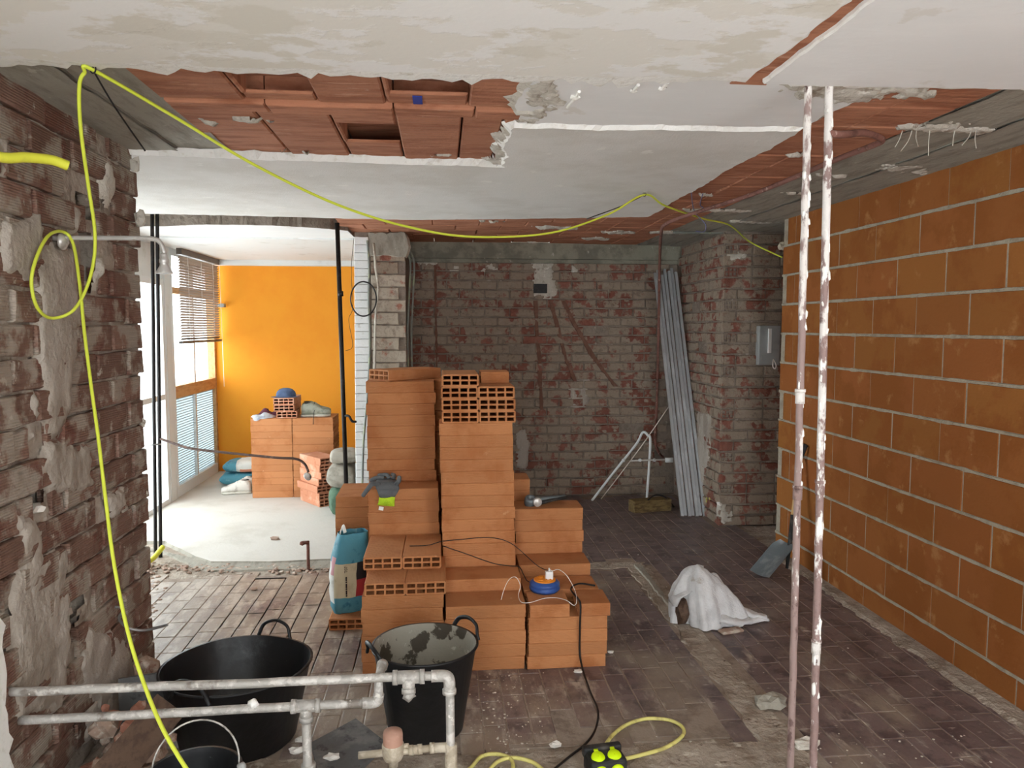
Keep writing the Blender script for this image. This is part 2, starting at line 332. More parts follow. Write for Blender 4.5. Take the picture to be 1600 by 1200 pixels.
# ------------------------------------------------------------------ ceiling
mb = MB(); mb.box((-3.1, -1.0, 2.565), (3.6, 8.95, 2.70))
ceiling = tag(mb.build('ceiling', 'concrete'), 'stripped concrete and ceramic block ceiling with remains of white plaster', kind='structure')
ZC = 2.468   # underside of the bare slab
def cblock(x0, x1, y0, y1, mat='ceiling_ceramic', z=ZC, zt=2.57, name='ceiling_block'):
    e = .006; mb = MB()
    v = [(x0, y0, zt), (x1, y0, zt), (x1, y1, zt), (x0, y1, zt), (x0, y0, z + e), (x1, y0, z + e), (x1, y1, z + e), (x0, y1, z + e), (x0 + e, y0 + e, z), (x1 - e, y0 + e, z), (x1 - e, y1 - e, z), (x0 + e, y1 - e, z)]
    mb.add(v, [(8, 11, 10, 9)] + [(i, (i + 1) % 4, 4 + (i + 1) % 4, 4 + i) for i in range(4)] + [(4 + i, 4 + (i + 1) % 4, 8 + (i + 1) % 4, 8 + i) for i in range(4)])
    return mb.build(name, mat, ceiling)
g = .004
XA = [-.975, -.68, -.43, -.19, .10, .36, .5]          # first row of blocks, behind the plaster edge
for i in range(6):
    a, b = XA[i] + g, XA[i + 1] - g
    if i in (1, 3):                                   # broken blocks: the bottom shell is gone
        cblock(a, b, 2.15, 2.735, 'ceiling_ceramic', z=2.552)
        cblock(a, b, 2.655 if i == 1 else 2.62, 2.735, z=ZC + .004, zt=2.482, name='block_shell'); cblock(a, b, 2.15, 2.46 if i == 1 else 2.40, zt=2.482, name='block_shell')
        cblock(a - .002, a + .016, 2.40, 2.66, 'ceiling_ceramic', name='block_web')
    else: cblock(a, b, 2.15, 2.735)
mb = MB(); mb.box((-.095, 2.64, ZC + .0005), (-.062, 2.728, ZC + .0035)); mb.build('paint_mark', 'blue_mark', ceiling)
for i, (a, b) in enumerate(((-.96, -.62), (-.615, -.17), (-.165, .125), (.13, .30))): cblock(a, b, 2.742, 2.845, 'ceiling_ceramic', z=ZC - .010 - .004 * (i % 2), name='block_flange')
XB = [-.98, -.685, -.415, -.17, .085, .245, .5]
for i in range(6):
    a, b = XB[i] + g, XB[i + 1] - g
    if i == 2:
        cblock(a, b, 2.852, 3.75, z=2.552)
        cblock(a, b, 3.30, 3.75, z=ZC + .003, zt=2.482, name='block_shell'); cblock(a, b, 2.852, 3.0, zt=2.482, name='block_shell')
        cblock(a - .002, a + .014, 3.0, 3.30, 'ceiling_ceramic', name='block_web')
    elif i == 0: cblock(a, b, 2.852, 3.20); cblock(a, b, 3.21, 3.75, z=ZC + .006)
    else: cblock(a, b, 2.852, 3.75, z=ZC + random.uniform(-.004, .004))
# bare ceramic along the right-hand beam and above the back of the room
y = 2.1; k = 0
while y < 7.0:
    for a, b in ((1.36, 1.62), (1.625, 1.885)): cblock(a, b, y, y + .245, 'ceiling_ceramic', z=ZC + random.uniform(-.004, .004))
    y += .25; k += 1
for j in range(7):
    x = -.78 + (.18 if j % 2 else 0) - (.36 if j % 2 else 0)
    while x < 1.35:
        cblock(max(x, -.8), min(x + .355, 1.355), 5.05 + j * .275, 5.05 + j * .275 + .27, 'ceiling_ceramic', z=ZC + random.uniform(-.004, .004)); x += .36
def cbeam(name, a, b, mat='concrete'):
    nx = max(2, int((b[0] - a[0]) / .12)); ny = max(2, int((b[1] - a[1]) / .12)); v = []; f = []
    for i in range(nx + 1):
        for j in range(ny + 1):
            x = a[0] + (b[0] - a[0]) * i / nx; yy = a[1] + (b[1] - a[1]) * j / ny
            v.append((x + (.012 * noise.noise((yy * 7, x, 0)) if i in (0, nx) else 0), yy, a[2] + .006 * noise.noise((x * 6, yy * 6, 3))))
    for i in range(nx):
        for j in range(ny): f.append((i * (ny + 1) + j, i * (ny + 1) + j + 1, (i + 1) * (ny + 1) + j + 1, (i + 1) * (ny + 1) + j))
    mb = MB(); mb.add(v, f); mb.box((a[0] + .004, a[1] + .004, a[2] + .008), b); return mb.build(name, mat, ceiling, smooth=False)
cbeam('concrete_beam', (-1.6, 2.1, ZC - .008), (-1.17, 3.7, 2.57)); cbeam('concrete_beam', (-1.165, 2.1, ZC + .004), (-.945, 3.7, 2.57))
cbeam('concrete_beam', (1.89, 2.1, ZC - .004), (2.2, 7.2, 2.57), 'concrete'); cbeam('concrete_beam', (2.205, 2.1, ZC - .012), (3.5, 7.2, 2.57), 'concrete')
cbeam('concrete_beam', (-3.0, 5.2, 2.53), (-.8, 6.2, 2.57), 'concrete')
for i in range(16):
    x = -2.2 + i * .095; mb = MB(); mb.rock((x, 5.5 + random.uniform(-.08, .12), 2.51), random.uniform(.03, .05), i, sq=(2.0, 1, .9), sub=2); mb.build('mortar_lump', 'old_mortar' if i % 3 else 'plaster_dirty', ceiling)
# plaster layers
PE = ['plaster', 'plaster_edge']
sheet('plaster', [(-1.7, -1), (.955, -1), (.962, 1.7), (.955, 2.25), (.6, 2.295), (.226, 2.312), (-.4, 2.315), (-1.298, 2.312), (-1.7, 2.31)], CEIL + .004, CEIL, PE, ceiling, seed=2, amp=.022, lip=.10, lips={1: .012, 2: .012}, zb=ZC + .004, keep=(0, 8))
sheet('plaster', [(1.012, -1), (3.4, -1), (3.4, 2.25), (2.5, 2.262), (1.877, 2.273), (1.4, 2.292), (1.093, 2.30), (1.02, 2.30)], CEIL + .002, CEIL - .004, ['plaster_smooth', 'plaster_edge'], ceiling, seed=5, amp=.012, lip=.035, lips={7: .006, 6: .006}, keep=(0, 1), zb=ZC + .004)
mb = MB(); mb.box((.93, -1, CEIL + .012), (1.05, 2.36, ZC + .02)); mb.build('ceramic_strip', 'ceiling_ceramic', ceiling)
sheet('plaster', [(-3.0, 2.2), (-1.62, 2.2), (-1.6, 3.5), (-1.35, 3.515), (-.9, 3.54), (.2, 3.6), (.30, 3.61), (.275, 3.2), (.285, 2.905), (.8, 2.88), (1.408, 2.842), (1.41, 3.6), (1.425, 4.4), (1.437, 5.1), (.9, 5.2), (.3, 5.33), (-.225, 5.40), (-.8, 5.36), (-1.4, 5.30), (-2.2, 5.28), (-3.0, 5.3)], ZC + .004, CEIL, ['plaster_grey', 'plaster_edge'], ceiling, seed=9, amp=.034, lip=.05, keep=(0, 20))
sheet('plaster', [(.30, 2.1), (1.42, 2.1), (1.44, 2.40), (1.42, 2.75), (1.40, 2.95), (.32, 2.95), (.27, 2.7)], ZC + .002, CEIL + .016, ['plaster_smooth', 'plaster_dirty'], ceiling, seed=12, amp=.03, lip=.05, keep=(0,))
sheet('plaster', [(-3.0, 5.95), (-2.1, 5.92), (-1.75, 5.78), (-1.3, 5.78), (-.95, 5.9), (-.74, 6.05), (-.73, 8.8), (-3.0, 8.8)], 2.53, CEIL, ['plaster_smooth', 'old_mortar'], ceiling, seed=15, amp=.03, lip=.03, keep=(5, 6, 7))
sheet('plaster', [(-3.0, 6.55), (-.73, 6.55), (-.73, 8.8), (-3.0, 8.8)], CEIL + .004, CEIL - .012, ['white_paint', 'white_paint'], ceiling, seed=16, amp=.002, lip=.003)
# torn plaster scraps and lumps left on the bare slab
def scrap(x, y, L, wd, ang, seed, mat='plaster_dirty', th=.014):
    c = Vector(cz(x, y, ZC)); ca, sa = math.cos(ang), math.sin(ang)
    pl = [(c.x + ca * a * L - sa * b * wd, c.y + sa * a * L + ca * b * wd) for a, b in ((-.5, -.1), (-.2, -.45), (.2, -.35), (.5, -.05), (.25, .4), (-.1, .3), (-.35, .45))]
    patch('plaster_scrap', pl, ZC + .008, -th - .008, mat, ceiling, lambda u, v, h: Vector((u, v, h)), seed, res=.011, amp=.05, soft=.025, rough=.008)
for i, a in enumerate(((1490, 200, .5, .16, .1), (1420, 262, .4, .2, .3), (1400, 142, .34, .14, .2), (1300, 272, .24, .1, .1), (1340, 150, .2, .16, .3), (1245, 240, .12, .08, .2), (1120, 328, .55, .14, 0), (1180, 345, .5, .16, .1), (870, 355, .4, .22, .2), (970, 362, .30, .26, 0), (935, 372, .34, .2, .1), (830, 378, .2, .05, 0), (760, 345, .25, .04, 0), (1050, 362, .44, .24, 0), (900, 383, .15, .05, 0), (1250, 300, .3, .06, .1), (400, 186, .18, .06, .1), (322, 188, .14, .05, .5), (1110, 305, .24, .05, .5), (690, 240, .12, .02, 0), (460, 235, .1, .02, .1))):
    scrap(*a, seed=20 + i)
for i, (x, y0, y1) in enumerate(((.33, 2.34, 2.95), (.37, 2.34, 2.7), (.28, 2.9, 3.6))):
    patch('plaster_scrap', [(x - .06, y0), (x + .06, y0), (x + .06, y1), (x - .05, y1)], ZC + .008, -.026, 'plaster_dirty', ceiling, lambda u, v, h: Vector((u, v, h)), 60 + i, res=.011, amp=.06, soft=.03, rough=.012)
patch('plaster_scrap', [(1.08, 2.3), (1.47, 2.3), (1.5, 2.46), (1.25, 2.48), (1.1, 2.42)], CEIL + .018, -.014, 'plaster_dirty', ceiling, lambda u, v, h: Vector((u, v, h)), 64, res=.011, amp=.04, soft=.03, rough=.012)
for i, (x, y, l) in enumerate(((900, 150, .09), (990, 140, .05), (1035, 136, .05))):      # drips of gypsum
    c = aty(x, y, 2.5 + .05 * i); mb = MB(); c = Vector((*cz(x, y, CEIL + .016), CEIL + .012))
    mb.rock(c, .022 if i == 0 else .016, i, sq=(1, 1, .5)); mb.tube([c + Vector((0, -.06, 0)), c], .006, 6)
    if i == 0: mb.tube([c, c + Vector((-.012, .06, -.006)), c + Vector((-.014, .09, -.008))], .005, 6)
    mb.build('plaster_drip', 'plaster_edge', ceiling)
mb = MB()
for x, dx in ((1425, -8), (1432, 6), (1453, 3), (1492, 2), (1518, -6), (1525, 5), (1410, -4)):   # reed fibres hanging out of the plaster
    c = Vector((*cz(x, 205, ZC - .015), ZC - .012)); L = random.uniform(.05, .12)
    mb.tube(spline([c, c + Vector((dx * .001, .01, -L * .5)), c + Vector((dx * .004, .02, -L))], 4), .0018, 5)
mb.build('reed_fibres', 'plaster_dirty', ceiling)
# ------------------------------------------------------------------ added unseen panel behind the camera, keeps frontal daylight out of the brick cells
mb = MB(); mb.box((-.25, -1.15, 0), (1.15, -1.0, 2.6))
tag(mb.build('wall_light_blocker', 'plaster_smooth'), 'added plastered panel behind the camera, blocking frontal daylight', kind='structure')
# ------------------------------------------------------------------ floor
mb = MB(); mb.box((-3.1, -1.0, -.16), (3.6, 8.95, -.008))
floor = tag(mb.build('floor', 'screed'), 'dusty floor of dark brown rectangular tiles with broken concrete strips', kind='structure')
TW, TL, TG = .0955, .1955, .005
tiles = []
def tile_ok(x, y):
    if y > 7.08 or x > 2.46 or y < 1.6: return False
    if y < 2.80 and x < 1.43: return False
    if x < -2.35: return False
    if y < 3.56 and x < -1.36: return False
    if x < -.3 and y > 4.98: return False            # beyond here the pale slab and the rubble strip
    if x > 2.26 and y > 5.85: return False
    if 1.30 < x < 1.42 and y < 4.98: return False    # trace of a removed partition
    if 4.93 < y < 5.03 and -.3 < x < 1.42: return False
    return True
i = 0; x = -2.35
while x < 2.5:
    y = 1.52 + (i % 2) * .1 - .05 * (i % 3)
    while y < 7.2:
        if tile_ok(x + TW / 2, y + TL / 2) and not (2.7 < y < 2.88 and x < 1.4 and random.random() < .3): tiles.append((x, y, i))
        y += TL + TG
    x += TW + TG; i += 1
STACK = ((-.43, .79, 3.47, 4.05), (-.6, .5, 4.05, 4.6))
def tscore(t):
    c = [project((t[0] + a, t[1] + b, 0)) for a, b in ((0, 0), (TW, 0), (TW, TL), (0, TL))]
    if any(q is None for q in c): return 0
    cx = sum(q[0] for q in c) / 4; cy = sum(q[1] for q in c) / 4
    if not (0 < cx < 1600 and 0 < cy < 1200): return 0
    if cx < 224 or (565 < cx < 945 and cy < 1040): return 0
    return abs(sum(c[k][0] * c[(k + 1) % 4][1] - c[(k + 1) % 4][0] * c[k][1] for k in range(4))) / 2
tiles.sort(key=tscore, reverse=True)
def tile_shape(mb, x, y, h, m=0):
    e = .003; v = []
    for (a, b) in ((0, 0), (TW, 0), (TW, TL), (0, TL)): v.append((x + a, y + b, -.01))
    for (a, b) in ((0, 0), (TW, 0), (TW, TL), (0, TL)): v.append((x + a, y + b, h - .002))
    for (a, b) in ((e, e), (TW - e, e), (TW - e, TL - e), (e, TL - e)): v.append((x + a, y + b, h))
    mb.add(v, [(8, 9, 10, 11)] + [(k, (k + 1) % 4, 4 + (k + 1) % 4, 4 + k) for k in range(4)] + [(4 + k, 4 + (k + 1) % 4, 8 + (k + 1) % 4, 8 + k) for k in range(4)], m)
tm = {}
for mname in ('floor_tile',):
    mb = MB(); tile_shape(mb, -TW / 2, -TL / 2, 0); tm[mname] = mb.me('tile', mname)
rest = MB()
for a, b, c_, d in ((-2.36, 3.55, -.3, 4.99), (-1.37, 2.80, 1.31, 4.95), (1.40, 1.55, 2.47, 7.1), (-.3, 4.98, 1.42, 7.1)):
    mb = MB(); mb.box((a, b, -.009), (c_, d, -.0022)); mb.build('grout', 'grout', floor)
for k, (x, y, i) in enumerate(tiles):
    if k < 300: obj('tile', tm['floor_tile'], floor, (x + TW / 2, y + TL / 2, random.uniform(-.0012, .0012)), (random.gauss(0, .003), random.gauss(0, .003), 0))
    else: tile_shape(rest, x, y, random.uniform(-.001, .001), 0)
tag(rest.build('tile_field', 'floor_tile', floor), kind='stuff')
# pale slab of the room behind, its dark kerb and the strips left by removed partitions
FZ = lambda x, y: (atz(x, y).x, atz(x, y).y)
sheet('pale_slab', [(-2.75, 8.75), (-.6, 8.75), (-.6, 7.0), (-.3, 6.3), (-.3, 5.28), FZ(520, 876), FZ(420, 880), FZ(330, 880), FZ(305, 872), FZ(258, 848), (-2.75, 5.9)], -.008, .014, ['slab_white', 'concrete'], floor, step=.05, amp=.012, seed=70, lip=.02, keep=(0, 1, 2, 10))
sheet('concrete_strip', [(-.3, 5.3), (-.3, 5.12), FZ(520, 888), FZ(330, 892), FZ(300, 884), FZ(250, 860), (-2.5, 5.6), (-2.5, 5.9), FZ(330, 879), FZ(520, 875)], -.008, .004, ['concrete', 'concrete'], floor, step=.05, amp=.012, seed=71, lip=.01)
sheet('concrete_strip', [(1.28, 1.2), (1.42, 1.2), (1.42, 4.98), (1.44, 5.03), (-.3, 5.05), (-.3, 4.93), (1.28, 4.92)], -.008, .004, ['screed', 'screed'], floor, step=.05, amp=.05, seed=72, lip=.01)
sheet('concrete_strip', [(1.335, 4.0), (1.36, 4.0), (1.38, 4.95), (1.345, 4.95)], .002, .014, ['concrete', 'concrete'], floor, step=.04, amp=.02, seed=73, lip=.008)
sheet('broken_screed', [(-1.6, -1), (2.5, -1), (2.5, 1.55), (1.43, 1.6), (1.38, 2.74), (.9, 2.76), (.5, 2.74), (.1, 2.76), (-.6, 2.80), (-1.36, 2.9)], -.01, .006, ['screed', 'plaster_edge'], floor, step=.04, amp=.03, seed=74, lip=.012, keep=(0,))
sheet('mortar_fillet', [(2.42, 1.0), (2.5, 1.0), (2.5, 5.25), (2.44, 5.2), (2.42, 3.2)], -.002, .012, ['screed', 'screed'], floor, step=.05, amp=.03, seed=75, lip=.05, keep=(1,))
def lumps(name, mat, items, parent=None):
    mb = MB()
    for k, (c, r, sq) in enumerate(items): mb.rock(c, r, k * 1.7, sq=sq)
    return mb.build(name, mat, parent)
it = []
for k in range(420):
    t = random.random(); a = Vector((-2.1, 5.25, 0)).lerp(Vector((-.35, 5.03, 0)), t) if random.random() < .75 else Vector((-2.05, 5.3, 0)).lerp(Vector((-1.75, 4.3, 0)), t)
    c = a + Vector((random.gauss(0, .05), random.gauss(0, .045), 0)); r = random.choice((.006, .009, .012, .016, .022))
    if 4.95 < c.y or c.x < -1.5: it.append((c, r, (1, 1, .5)))
tag(lumps('rubble_crumbs', 'rubble', it), 'crumbled plaster and brick rubble along the line of the removed partition', 'rubble', kind='stuff')
it = []
for k in range(420):
    if k < 170: c = Vector((random.gauss(.28, .10), random.uniform(2.75, 3.45), 0))
    elif k < 330: c = Vector((random.uniform(-1.2, 2.2), random.gauss(2.66, .08), .004))
    else: c = Vector((random.uniform(.9, 2.4), random.uniform(3, 6.5), 0))
    it.append((c, random.choice((.002, .003, .004, .006)), (1, 1, .5)))
tag(lumps('plaster_crumbs', 'plaster_dirty', it), 'tiny pale plaster crumbs scattered over the dark tiles', 'crumbs', kind='stuff')
# ------------------------------------------------------------------ brick shapes
def chamfer_box(L, D, Hh, e=.003, rough=0, seed=0, back=True):
    """front face at y = 0 looking to -y, x length, z height, centred; rough knocks the front about"""
    nx, nz = (4, 2) if rough else (1, 1); v = []; f = []
    for j in range(nz + 1):
        for i in range(nx + 1):
            x = (i / nx - .5) * (L - 2 * e); z = (j / nz - .5) * (Hh - 2 * e)
            q = Vector((x * 9 + seed * 5.3, z * 9, seed))
            v.append((x + rough * .6 * noise.noise(q * 2), rough * (noise.noise(q) - .15), z + rough * .6 * noise.noise(q * 2 + Vector((5, 1, 2)))))
    W = nx + 1
    for j in range(nz):
        for i in range(nx): f.append((j * W + i, j * W + i + 1, (j + 1) * W + i + 1, (j + 1) * W + i))
    ring = [i for i in range(W)] + [j * W + nx for j in range(1, nz + 1)] + [nz * W + i for i in range(nx - 1, -1, -1)] + [j * W for j in range(nz - 1, 0, -1)]
    n = len(ring); b0 = len(v)
    for k in ring:
        x, yy, z = v[k]; v.append((x * L / (L - 2 * e), e + max(yy, 0), z * Hh / (Hh - 2 * e)))
    for k in ring:
        x, yy, z = v[k]; v.append((x * L / (L - 2 * e), D, z * Hh / (Hh - 2 * e)))
    for k in range(n):
        a, b = k, (k + 1) % n; f.append((ring[a], b0 + a, b0 + b, ring[b])); f.append((b0 + a, b0 + n + a, b0 + n + b, b0 + b))
    if back: f.append([b0 + n + k for k in range(n)])
    return v, f
BL, BW, BT = .388, .194, .0648
def hollow(L=BL, Wd=BW, T=BT, ny=4, nz=2, wall=.0090, mat='terracotta', name='hollow_brick', e=.0034, depth=None):
    """clay block with through cells; length along x, width y, thickness z, origin at bottom centre"""
    ys = [-Wd / 2]; c = (Wd - wall * (ny + 1)) / ny
    for k in range(ny): ys += [ys[-1] + wall, ys[-1] + wall + c]
    ys.append(Wd / 2); zs = [0]; c = (T - wall * (nz + 1)) / nz
    for k in range(nz): zs += [zs[-1] + wall, zs[-1] + wall + c]
    zs.append(T); mb = MB()
    for sx in (-L / 2, L / 2):
        v = [(sx, a, b) for a in ys for b in zs]; f = []; W = len(zs)
        for i in range(len(ys) - 1):
            for j in range(len(zs) - 1):
                if not (i % 2 == 1 and j % 2 == 1): f.append((i * W + j, (i + 1) * W + j, (i + 1) * W + j + 1, i * W + j + 1))
        # bevelled outer corners
        for a in (0, len(ys) - 1):
            for b in (0, W - 1):
                x, yy, z = v[a * W + b]; v[a * W + b] = (x, yy - math.copysign(e, yy), z + (e if b == 0 else -e))
        mb.add(v, f)
    for i in range(ny):
        for j in range(nz):
            a0, a1, b0, b1 = ys[2 * i + 1], ys[2 * i + 2], zs[2 * j + 1], zs[2 * j + 2]
            v = [(sx, a, b) for sx in (-L / 2, L / 2) for a, b in ((a0, b0), (a1, b0), (a1, b1), (a0, b1))]
            mb.add(v, [(k, (k + 1) % 4, 4 + (k + 1) % 4, 4 + k) for k in range(4)])
    h = Wd / 2; o = [(-h + e, 0), (h - e, 0), (h, e), (h, T - e), (h - e, T), (-h + e, T), (-h, T - e), (-h, e)]
    v = [(sx, a, b) for sx in (-L / 2, L / 2) for a, b in o]
    mb.add(v, [(k, (k + 1) % 8, 8 + (k + 1) % 8, 8 + k) for k in range(8)])
    return mb.me(name, mat)
HB = hollow(); HBW = hollow(mat='terracotta_worn'); HHALF = hollow(L=.194); HHALF2 = hollow(L=.155)
# ------------------------------------------------------------------ right wall of new hollow bricks
mb = MB(); mb.box((2.503, -1.0, 0), (2.566, 5.243, CEIL + .03))
wall_right = tag(mb.build('wall_right', 'mortar_new'), 'newly laid wall of large orange hollow bricks with grey mortar joints', kind='structure')
joints = [2.264 - .2127 * k for k in range(11)]
cache = {}
def rb(y0, y1, z0, z1, name='brick'):
    L, Hh = round(y1 - y0, 3), round(z1 - z0, 3)
    if L < .015: return
    if (L, Hh) not in cache:
        v, f = chamfer_box(L, .03, Hh, .0025); cache[(L, Hh)] = mesh('brick', v, f, 'wall_brick')
    obj(name, cache[(L, Hh)], wall_right, (XR + random.uniform(-.0012, .0012), (y0 + y1) / 2, (z0 + z1) / 2), (0, random.gauss(0, .003), math.pi * 1.5))
hend = hollow(L=.05, Wd=.19, T=.06, mat='wall_brick', name='brick_end', wall=.008)
for r in range(12):
    z1 = CEIL + .02 if r == 0 else joints[r - 1] - .008; z0 = joints[r] + .008 if r < 11 else 0.0
    odd = r % 2 == 0; y1 = 5.243; first = 5.06 if odd else 4.875
    if odd:
        o = obj('brick_end', hend, wall_right, (XR + .024, 5.175, (z0 + z1) / 2)); o.rotation_euler = (math.pi / 2, 0, 0)
        if r in (0, 11): o.scale = (1, (z1 - z0) / .19, 1)
        y1 = 5.166
    y = first
    rb(y + .004, y1, z0, z1)
    while y > .9:
        rb(y - .3965 + .004, y - .003, z0, z1); y -= .3965 + random.uniform(-.004, .004)
def strip(y0, y1, zf, hf, x, mat, parent, name='mortar_joint'):
    n = int((y1 - y0) / .02); v = []; f = []
    for k in range(n + 1):
        y = y0 + (y1 - y0) * k / n; h = hf * (1 + .9 * noise.noise((y * 9, zf * 3, 1)) + .5 * noise.noise((y * 31, zf, 2))); c = zf + .004 * noise.noise((y * 5, zf, 4)); d = .0025 + .003 * noise.noise((y * 14, zf, 7))
        v += [(x + .008, y, c - h), (x - d, y, c - h * .6), (x - d, y, c + h * .6), (x + .008, y, c + h)]
    for k in range(n):
        for q in range(3): a = k * 4 + q; f.append((a, a + 4, a + 5, a + 1))
    return obj(name, mesh(name, v, f, mat), parent)
for z in joints: strip(-.9, 5.25, z, .0095, XR, 'mortar_new', wall_right)
lump = MB(); lump.rock((2.49, 5.25, joints[0]), .03, 3, sub=2); lump.build('mortar_lump', 'mortar_new', wall_right)
mb = MB(); mb.box((2.566, 5.18, 0), (3.4, 5.243, CEIL + .03)); mb.box((3.34, 5.18, 0), (3.4, 7.2, CEIL + .03))
tag(mb.build('wall_passage', 'wall_brick'), 'short brick return wall closing the dark passage', kind='structure')
# ------------------------------------------------------------------ rough backing walls
def backing(name, u0, u1, v0, v1, to3, mat, du=.03, dv=.03, amp=.008, hole=None, mb=None):
    nu = max(1, int((u1 - u0) / du)); nv = max(1, int((v1 - v0) / dv)); V = []; F = []
    for i in range(nu + 1):
        for j in range(nv + 1):
            u = u0 + (u1 - u0) * i / nu; vv = v0 + (v1 - v0) * j / nv
            V.append(to3(u, vv, amp * (noise.noise((u * 11, vv * 11, 1)) + .5 * noise.noise((u * 30, vv * 30, 2)))))
    W = nv + 1
    for i in range(nu):
        for j in range(nv):
            u = u0 + (u1 - u0) * (i + .5) / nu; vv = v0 + (v1 - v0) * (j + .5) / nv
            if hole and hole(u, vv): continue
            F.append((i * W + j, (i + 1) * W + j, (i + 1) * W + j + 1, i * W + j + 1))
    mb = mb or MB(); mb.add(V, F); return mb
OB = []     # three knocked-about variants of each old brick
def variants(L, Hh, mat, rough=.006, D=.05):
    out = []
    for s in range(4):
        v, f = chamfer_box(L, D, Hh, .005, rough, s + L * 10); out.append(mesh('brick', v, f, mat))
    return out
# ------------------------------------------------------------------ left wall: old scored bricks, chases, holes
def hpx(x, y): p = atx(x, y, XL); return p.y, p.z
HOLES = []
for (x, y, rx, ry) in ((140, 325, 13, 22), (145, 402, 12, 48), (64, 781, 20, 17), (128, 940, 12, 15), (122, 980, 8, 30), (94, 690, 6, 8)):
    a = hpx(x - rx, y); b = hpx(x + rx, y); c = hpx(x, y - ry); d = hpx(x, y + ry)
    HOLES.append(((a[0] + b[0]) / 2, (c[1] + d[1]) / 2, (b[0] - a[0]) / 2, (c[1] - d[1]) / 2))
def in_hole(u, v, k=1.0): return any(((u - a) / (ra * k)) ** 2 + ((v - b) / (rb_ * k)) ** 2 < 1 + .5 * noise.noise((u * 25, v * 25, 3)) for a, b, ra, rb_ in HOLES)
mb = backing('wall_left', .9, 3.535, 0, CEIL + .04, lambda u, v, h: Vector((XL - .022 + h, u, v)), 'left_mortar', .024, .024, .011, in_hole)
mb.box((-1.53, .9, 0), (-1.50, 3.53, CEIL + .04)); mb.box((-1.53, -1.0, 0), (XL - .004, .92, CEIL + .04)); mb.box((-1.53, 3.50, 0), (XL - .035, 3.53, CEIL + .04))
wall_left = tag(mb.build('wall_left', 'left_mortar'), 'hacked-back old wall of scored brown bricks with mortar smears and holes', kind='structure')
for a, b, ra, rb_ in HOLES:
    mb = MB(); e = .02; x0, x1 = -1.495, XL - .03
    v = [(x, a + s * (ra + e), b + t * (rb_ + e)) for x in (x0, x1) for s, t in ((-1, -1), (1, -1), (1, 1), (-1, 1))]
    mb.add(v, [(0, 1, 2, 3)] + [(k, (k + 1) % 4, 4 + (k + 1) % 4, 4 + k) for k in range(4)]); mb.build('hole_lining', 'left_mortar', wall_left)
SB = variants(.285, .104, 'scored_brick', .010); SBH = variants(.14, .104, 'scored_brick', .010)
CP = .1147
for r in range(22):
    z = 1.227 + CP * (r - 10) - CP / 2 + .0
    if z < .03 or z > CEIL + .02: continue
    y = 3.53 + random.uniform(-.02, .015); half = r % 2
    while y > 2.15:
        L = .14 if half else .285
        yc = y - L / 2
        if not any(abs(yc - a) < ra + L * .45 and abs(z - b) < rb_ + .035 for a, b, ra, rb_ in HOLES) and random.random() > .06:
            me = random.choice(SBH if half else SB)
            obj('brick', me, wall_left, (XL + random.uniform(-.008, .006), yc, z + random.uniform(-.003, .003)), (random.gauss(0, .012), random.gauss(0, .01), math.pi / 2 + random.gauss(0, .015)))
        elif L > .2:
            for dy in (-L * .36, L * .36):
                if not in_hole(yc + dy, z, 1.3) and abs(dy) > 0:
                    o = obj('brick', random.choice(SBH), wall_left, (XL - .008, yc + dy, z), (0, 0, math.pi / 2)); o.scale = (.55, 1, 1)
        y -= L + .011; half = 0
tl = lambda u, v, h: Vector((h, u, v))
def lsmear(px, seed, th=.012, mat='render_patch', amp=.03):
    patch('mortar_smear', [hpx(*q) for q in px], XL - .016, th + .014, mat, wall_left, tl, seed, amp=amp)
for k, px in enumerate([
    [(62, 385), (118, 378), (128, 470), (118, 600), (104, 680), (76, 690), (57, 560), (55, 450)],
    [(76, 690), (138, 690), (152, 760), (132, 778), (84, 768), (57, 738), (68, 712)],
    [(28, 800), (42, 800), (62, 815), (75, 880), (50, 930), (30, 930)],
    [(30, 880), (108, 850), (113, 1000), (105, 1110), (20, 1130), (15, 950)],
    [(140, 970), (222, 1010), (226, 1090), (150, 1120), (120, 1060)],
    [(160, 245), (176, 235), (183, 300), (172, 325), (156, 312)],
    [(150, 400), (164, 398), (164, 440), (152, 448)],
    [(110, 310), (126, 305), (128, 370), (112, 372)],
    [(45, 610), (62, 605), (66, 680), (48, 690)],
    [(0, 340), (60, 330), (70, 380), (52, 440), (0, 430)],
    [(150, 1080), (212, 1085), (200, 1150), (120, 1170)],
    [(165, 770), (195, 760), (200, 800), (172, 815)],
    [(0, 200), (16, 210), (12, 330), (0, 330)]]):
    lsmear(px, 100 + k, th=random.uniform(.006, .016), mat='render_patch' if k not in (5, 6) else 'plaster_dirty')
sheet('old_plaster', [(.9, 0), (2.35, 0), (2.355, .5), (2.37, .75), (2.35, .80), (2.33, 1.05), (2.2, 1.5), (.9, 1.6)], XL - .03, XL + .015, ['plaster_edge', 'plaster_edge'], wall_left, step=.03, amp=.06, seed=130, lip=.03, to3=tl, keep=(0, 7))
for k, (x, y, r) in enumerate(((213, 258, .03), (222, 342, .035), (224, 660, .02), (226, 770, .022))):   # broken corner crumbs
    p = aty(x, y, 3.52); mb = MB(); mb.rock((min(p.x, XL + .02), 3.51, p.z), r, k, sq=(.8, .8, 1.2), sub=2); mb.build('corner_lump', 'plaster_dirty', wall_left)
